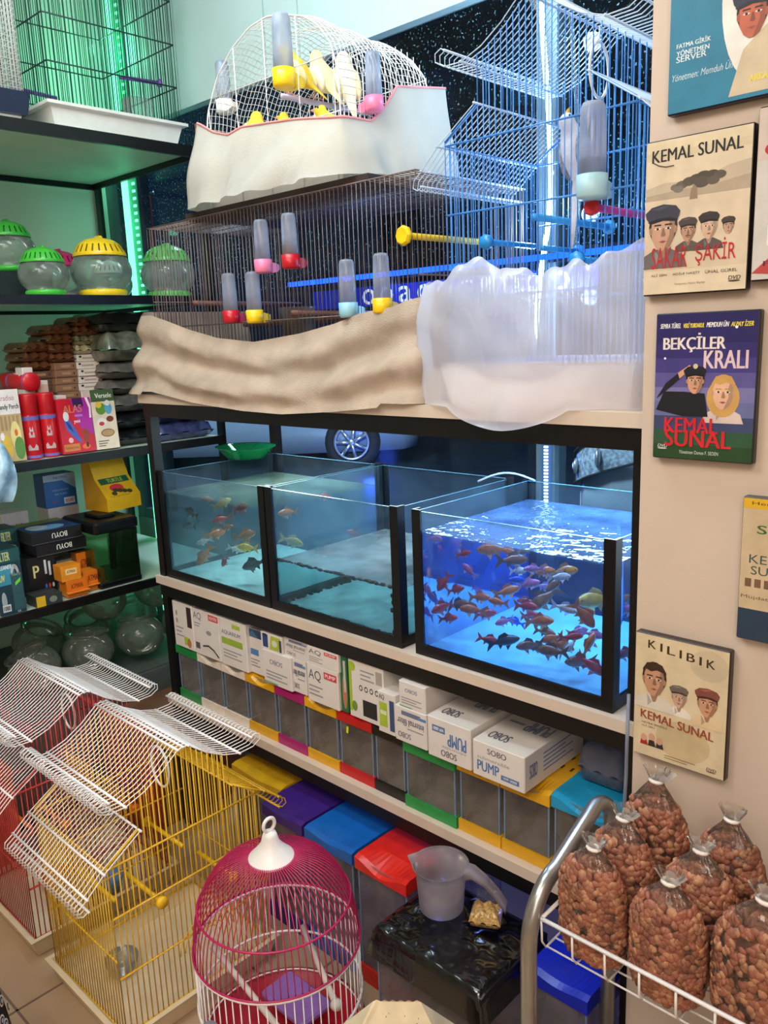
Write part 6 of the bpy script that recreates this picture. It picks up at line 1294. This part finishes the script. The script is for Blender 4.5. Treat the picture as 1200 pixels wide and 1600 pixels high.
def a_sakar(mb, F, w, h):
    for k in range(8): c = (218-k*6, 204-k*7, 170-k*6); mb.rect(F, 0, h*(.93-.05*k), w, h*(.98-.05*k), K(*c), 2) if k < 2 else None
    mb.poly(F, [(0, h*.62), (0, h*.70), (w*.2, h*.73), (w*.5, h*.71), (w*.8, h*.78), (w, h*.80), (w, h*.62)], K(198, 182, 158), 2); mb.poly(F, [(0, h*.60), (0, h*.655), (w*.3, h*.67), (w*.7, h*.68), (w, h*.71), (w, h*.60)], K(178, 162, 140), 3)
    for k, (a, b, r, c) in enumerate(((.30, .69, .05, 120), (.36, .70, .06, 104), (.43, .715, .065, 92), (.50, .725, .07, 84), (.57, .735, .075, 78), (.65, .735, .07, 80), (.72, .73, .06, 92), (.33, .675, .05, 126), (.55, .70, .08, 88), (.66, .70, .06, 96))): mb.oval(F, w*a, h*b, w*r, w*r*.62, K(c, c-10, c-20), 4)
    mb.rect(F, 0, h*.16, w, h*.62, K(216, 198, 172), 3)
    mb.poly(F, [(w*.44, h*.60), (w*.52, h*.60), (w*.51, h*.67), (w*.48, h*.695), (w*.45, h*.66)], K(150, 128, 106), 4)
    mb.text(F, 'KEMAL SUNAL', w*.06, h*.865, w*.92, h*.945, BK, 5, True)
    mb.tube([F[0]+F[1]*(w*a)+F[2]*(h*b)+F[3]*.0012 for a, b in ((.07, .87), (.13, .845), (.2, .83), (.28, .832))], .0005, BK, 4)
    head(mb, F, w*.82, h*.40, w*.075, (196, 160, 134), (60, 46, 40), (66, 56, 52), None, False, 4); head(mb, F, w*.64, h*.41, w*.115, (214, 176, 150), (170, 160, 150), (52, 46, 46), (90, 80, 76), False, 6); head(mb, F, w*.44, h*.40, w*.105, (190, 148, 122), (44, 36, 34), (72, 64, 60), (96, 84, 76), True, 8)
    head(mb, F, w*.19, h*.42, w*.20, (196, 154, 128), (48, 38, 36), (58, 58, 74), (110, 104, 104), False, 12)
    mb.text(F, 'SAKAR', w*.08, h*.17, w*.44, h*.31, K(190, 30, 40), 18); mb.text(F, 'ŞAKİR', w*.52, h*.17, w*.90, h*.335, K(190, 30, 40), 18)
    for k, s in enumerate(('ALİ ŞEN', 'ADİLE NAŞİT', 'ÜNAL GÜREL')): mb.text(F, s, w*(.08, .30, .62)[k], h*.115, w*(.24, .57, .92)[k], h*.138, K(70, 50, 44), 6)
    mb.text(F, 'Yönetmen: Natuk Baytan', w*.32, h*.05, w*.62, h*.068, K(140, 120, 96), 6); dvdmark(mb, F, w*.84, h*.05, w*.11, (70, 56, 50))
def a_bek(mb, F, w, h):
    for k in range(10): mb.rect(F, 0, h*(.9-.1*k), w, h*(1.0-.1*k), K(*[(34, 26, 90), (38, 30, 98), (50, 40, 110), (66, 58, 130), (92, 84, 150), (120, 116, 170), (104, 110, 160), (60, 70, 110), (44, 84, 60), (36, 70, 36)][k]), 2)
    for k, (s, c) in enumerate((('SEMRA TÜREL', (235, 235, 235)), ('VEKİ YURDAKUL', (240, 220, 60)), ('MEMDUH ÜN', (235, 235, 235)), ('ALPAY İZER', (240, 220, 60)))): mb.text(F, s, w*(.04+.235*k), h*.905, w*(.25+.235*k), h*.945, K(*c), 3, True, False, .15)
    mb.text(F, 'BEKÇİLER', w*.08, h*.74, w*.70, h*.87, K(236, 226, 220), 3, True); mb.text(F, 'KRALI', w*.50, h*.63, w*.92, h*.75, K(226, 200, 206), 4, True); pass
    mb.oval(F, w*.80, h*.90, w*.014, h*.009, K(250, 250, 255), 4); mb.oval(F, w*.10, h*.70, w*.012, h*.008, K(240, 240, 255), 4)
    head(mb, F, w*.70, h*.46, w*.165, (228, 180, 150), (206, 160, 90), None, (214, 196, 190), False, 5, True)
    mb.poly(F, [(w*.02, h*.34), (w*.10, h*.47), (w*.30, h*.47), (w*.52, h*.46), (w*.56, h*.30), (w*.3, h*.30)], K(20, 20, 30), 9); mb.poly(F, [(w*.06, h*.44), (w*.20, h*.52), (w*.36, h*.62), (w*.34, h*.65), (w*.12, h*.53), (w*.02, h*.42)], K(24, 24, 36), 10); mb.poly(F, [(w*.26, h*.56), (w*.38, h*.63), (w*.36, h*.655), (w*.24, h*.60)], K(216, 160, 130), 11)
    head(mb, F, w*.42, h*.54, w*.13, (210, 158, 128), (30, 26, 26), (24, 24, 34), None, False, 12); mb.oval(F, w*.42, h*.645, w*.025, h*.018, K(210, 200, 160), 20, 10)
    mb.text(F, 'KEMAL', w*.12, h*.185, w*.66, h*.29, K(216, 30, 44), 20, True); mb.text(F, 'SUNAL', w*.13, h*.085, w*.80, h*.205, K(216, 30, 44), 22, True)
    dvdmark(mb, F, w*.05, h*.06, w*.10, (220, 220, 220)); mb.text(F, 'Yönetmen Osman F. SEDEN', w*.28, h*.035, w*.68, h*.06, K(210, 220, 210), 6)
def a_kil(mb, F, w, h):
    mb.oval(F, w*.55, h*.2, w*.30, h*.16, K(206, 184, 144), 2); mb.oval(F, w*.8, h*.86, w*.2, h*.12, K(206, 190, 160), 2)
    for k, ch in enumerate('KILIBIK'): x = w*(.14+.106*k)+(w*.03 if ch == 'I' else 0); mb.text(F, ch, x, h*(.895-.008*k), x+w*(.085 if ch != 'I' else .020), h*(.96-.008*k), K(60, 50, 24), 4, True)
    head(mb, F, w*.50, h*.55, w*.12, (206, 166, 140), (170, 160, 150), (110, 100, 92), (230, 222, 210), True, 4); head(mb, F, w*.80, h*.56, w*.15, (206, 154, 120), (110, 60, 50), (130, 76, 62), (226, 200, 160), False, 8)
    head(mb, F, w*.22, h*.64, w*.19, (196, 148, 118), (60, 42, 30), None, (214, 206, 192), False, 12)
    mb.text(F, 'KEMAL SUNAL', w*.08, h*.315, w*.88, h*.385, K(150, 70, 50), 18, True, False, 0, -.006)
    mb.text(F, 'NEVRA SEREZLİ', w*.09, h*.27, w*.38, h*.29, K(110, 84, 60), 5); mb.text(F, 'ALİ ŞEN', w*.09, h*.24, w*.24, h*.26, K(110, 84, 60), 5)
    for k in range(3): mb.oval(F, w*(.12+.09*k), h*(.15+.02*(k % 2)), w*.035, h*.03, K(210, 160, 134), 5, 12); mb.poly(F, [(w*(.08+.09*k), h*.09), (w*(.17+.09*k), h*.09), (w*(.15+.09*k), h*.14), (w*(.09+.09*k), h*.14)], K(*((170, 40, 40), (60, 40, 40), (50, 50, 60))[k]), 4)
    dvdmark(mb, F, w*.82, h*.03, w*.10, (110, 84, 60)); lines(mb, F, w*.36, h*.05, w*.7, 2, h*.02, K(150, 120, 90), h*.006)
def a_top(mb, F, w, h):
    mb.text(F, 'Kemal', w*.04, h*.66, w*.33, h*.76, K(236, 216, 70), 3, True, False, .1, .01); mb.text(F, 'Sunal', w*.06, h*.53, w*.33, h*.63, K(236, 216, 70), 3, True, False, .1, .01)
    for k, (x1, yy) in enumerate(((.34, .30), (.33, .265), (.31, .235))): mb.text(F, ('FATMA GİRİK', 'YÖNETMEN', 'SERVER')[k], w*.06, h*yy, w*x1, h*(yy+.028), K(220, 232, 236), 3, True)
    mb.text(F, 'Yönetmen: Memduh Ün', w*.02, h*.15, w*.52, h*.19, K(200, 220, 230), 3, False, False, .2)
    mb.oval(F, w*.76, h*.45, w*.34, h*.40, K(236, 232, 226), 2, 30); mb.poly(F, [(w*.50, h*.02), (w*.60, h*.22), (w, h*.42), (w, h*.02)], K(206, 190, 160), 3)
    head(mb, F, w*.92, h*.62, w*.17, (196, 100, 72), (70, 40, 36), (40, 36, 50), (40, 60, 110), False, 5); head(mb, F, w*.64, h*.78, w*.17, (206, 110, 76), (50, 34, 34), (44, 40, 54), None, False, 12); head(mb, F, w*.66, h*.36, w*.17, (190, 100, 74), (40, 30, 32), (40, 44, 66), None, False, 19)
    mb.oval(F, w*.62, h*.50, w*.07, h*.03, K(200, 170, 80), 30)
    mb.text(F, 'ARKADAŞLIK', w*.66, h*.06, w*.98, h*.10, K(230, 214, 70), 6, True)
def a_r2(mb, F, w, h):
    mb.rect(F, 0, h*.7, w, h, K(206, 190, 180), 2); mb.oval(F, w*.62, h*.82, w*.44, h*.12, K(206, 40, 46), 3); mb.text(F, 'KEMAL', w*.12, h*.90, w*.8, h*.96, K(120, 80, 70), 4, True); mb.oval(F, w*.2, h*.76, w*.14, h*.05, K(190, 30, 40), 4)
    mb.oval(F, w*.5, h*.3, w*.4, h*.14, K(196, 200, 196), 3); head(mb, F, w*.55, h*.5, w*.22, (210, 160, 130), (60, 44, 40), None, (90, 100, 110), False, 5); mb.poly(F, [(0, h*.04), (w*.3, h*.22), (w*.3, h*.02)], K(186, 70, 70), 4); mb.rect(F, w*.12, h*.20, w*.26, h*.32, K(232, 226, 218), 5); mb.text(F, 'FİLM', w*.1, h*.08, w*.4, h*.12, K(90, 30, 30), 6, True)
def a_r3(mb, F, w, h):
    mb.rect(F, 0, h*.93, w, h, K(226, 180, 40), 2); mb.text(F, 'Her güne', w*.08, h*.95, w*.5, h*.98, K(110, 70, 20), 4); mb.text(F, 'SEVİMLİ', w*.14, h*.76, w*.95, h*.84, K(60, 110, 60), 4, True); mb.text(F, 'KEMAL', w*.08, h*.55, w*.55, h*.61, K(60, 90, 80), 4, False); mb.text(F, 'SUNAL', w*.10, h*.47, w*.56, h*.53, K(60, 90, 80), 4, False)
    for k in range(6): mb.rect(F, w*(.05+.09*k), h*.38, w*(.11+.09*k), h*.44, K(120, 90, 70), 3)
    mb.rect(F, 0, 0, w, h*.22, K(40, 60, 84), 2); mb.text(F, 'Müjdat Gezen', w*.02, h*.29, w*.55, h*.32, K(110, 90, 70), 4); mb.poly(F, [(w*.35, 0), (w*.4, h*.28), (w*.6, h*.3), (w*.7, 0)], K(150, 100, 70), 3); head(mb, F, w*.6, h*.34, w*.16, (200, 150, 120), (60, 44, 40), None, None, False, 5)
dvd('blue film case with three laughing heads in caps, highest on the wall', (1060, -20), (1047, 186), .152, .245, a_top, (40, 126, 160), (20, 40, 66))
dvd('cream film case with a man in a flat cap and red lettering', (1013, 228), (1017, 463), .135, .190, a_sakar, (222, 206, 178))
dvd('purple blue film case with a saluting guard and big red lettering', (1033, 492), (1027, 712), .133, .190, a_bek, (50, 40, 110), (20, 24, 28))
dvd('sepia film case with three heads under curved lettering, lowest on the wall', (1000, 975), (997, 1168), .136, .190, a_kil, (220, 202, 168), (44, 34, 32))
dvd('pale grey film case with a red blot beside the flat cap case', (1188, 192), (1183, 440), .135, .195, a_r2, (206, 202, 196))
dvd('tan and navy film case with green lettering, cut by the picture edge', (1170, 778), (1154, 990), .135, .190, a_r3, (206, 184, 150), (60, 52, 44))
# screws, scuffs
# ---------------------------------------------------------------- light
def area(name, loc, target, size, e, col, size_y=None):
    l = bpy.data.lights.new(name, 'AREA'); l.energy = e; l.color = col; l.size = size
    if size_y: l.shape = 'RECTANGLE'; l.size_y = size_y
    o = bpy.data.objects.new(name, l); C.objects.link(o); o.location = loc; o.rotation_euler = (Vector(target)-Vector(loc)).to_track_quat('-Z', 'Y').to_euler(); return o
def point(name, loc, e, col, r=.03):
    l = bpy.data.lights.new(name, 'POINT'); l.energy = e; l.color = col; l.shadow_soft_size = r
    o = bpy.data.objects.new(name, l); C.objects.link(o); o.location = loc; return o
area('ceiling_lamp', (.2, -.6, 2.55), (-.2, .2, 0), 1.1, 35, (1, .88, .74))
area('ceiling_lamp', (-1.2, -.2, 2.58), (-1.7, .6, .6), .9, 26, (1, .92, .84))
area('window_head_lamp', (-1.3, .75, 2.5), (-1.35, 1.4, 1.4), .9, 12, (.76, .94, 1), .3)
for z in (1.95, 1.6, 1.42): point('blue_strip_lamp', (-.985, 1.53, z), 2.6, (.42, .70, 1), .02)
area('tank_fill_light', (-.80, 1.42, 1.165), (-.80, 1.36, .7), .30, 7.0, (.36, .70, 1), .14); area('tank_fill_light', (-.79, 1.18, 1.165), (-.79, 1.30, .8), .34, 2.6, (.80, .90, 1), .06)  # added fills over the tanks, no fittings under the top board
area('tank_fill_light', (-1.24, 1.40, 1.165), (-1.24, 1.36, .7), .25, 2.2, (.62, .88, 1), .12)
area('tank_fill_light', (-1.67, 1.40, 1.165), (-1.67, 1.36, .7), .28, 4.2, (.78, .95, .96), .16)
for z in (.55, 1.25, 1.75, 2.02, 2.3): point('green_strip_lamp', (-2.66, 1.52, z), .16 if z < 2 else .9, (.15, 1, .52), .02)
point('blue_floor_lamp', (-.62, 1.46, .36), 1.6, (.12, .2, 1), .03); point('blue_floor_lamp', (-1.2, 1.45, .32), .8, (.15, .25, 1), .03)
point('blue_strip_lamp', (-1.4, 1.50, 1.47), .7, (.1, .3, 1), .03)
area('street_fill_light', (-2.8, 2.6, 3.0), (-2.4, 5.0, .5), .6, 130, (.65, .85, 1)); area('street_fill_light', (-4.4, 3.4, 2.8), (-7.2, 6.6, .3), .6, 320, (.6, .8, 1)); point('street_fill_light', (-6.3, 6.4, .02), 10, (.05, .12, 1), .1)  # added fills to brighten both cars; blue point makes the ground glow
area('shop_fill_light', (.9, -1.9, 2.0), (-1.3, 1.2, .7), 1.4, 17, (1, .91, .82))  # added soft fill from the camera side, brightens the rack front
w = bpy.data.worlds.new('night_sky'); bpy.context.scene.world = w; w.use_nodes = True
bg = w.node_tree.nodes['Background']; bg.inputs[0].default_value = (.012, .03, .07, 1); bg.inputs[1].default_value = .35
sc = bpy.context.scene
sc.view_settings.view_transform = 'Standard'; sc.view_settings.look = 'None'; sc.view_settings.exposure = 0.12
sc.cycles.transparent_max_bounces = 40; sc.cycles.max_bounces = 8; sc.cycles.sample_clamp_indirect = 6
sc.cycles.caustics_reflective = False; sc.cycles.caustics_refractive = False
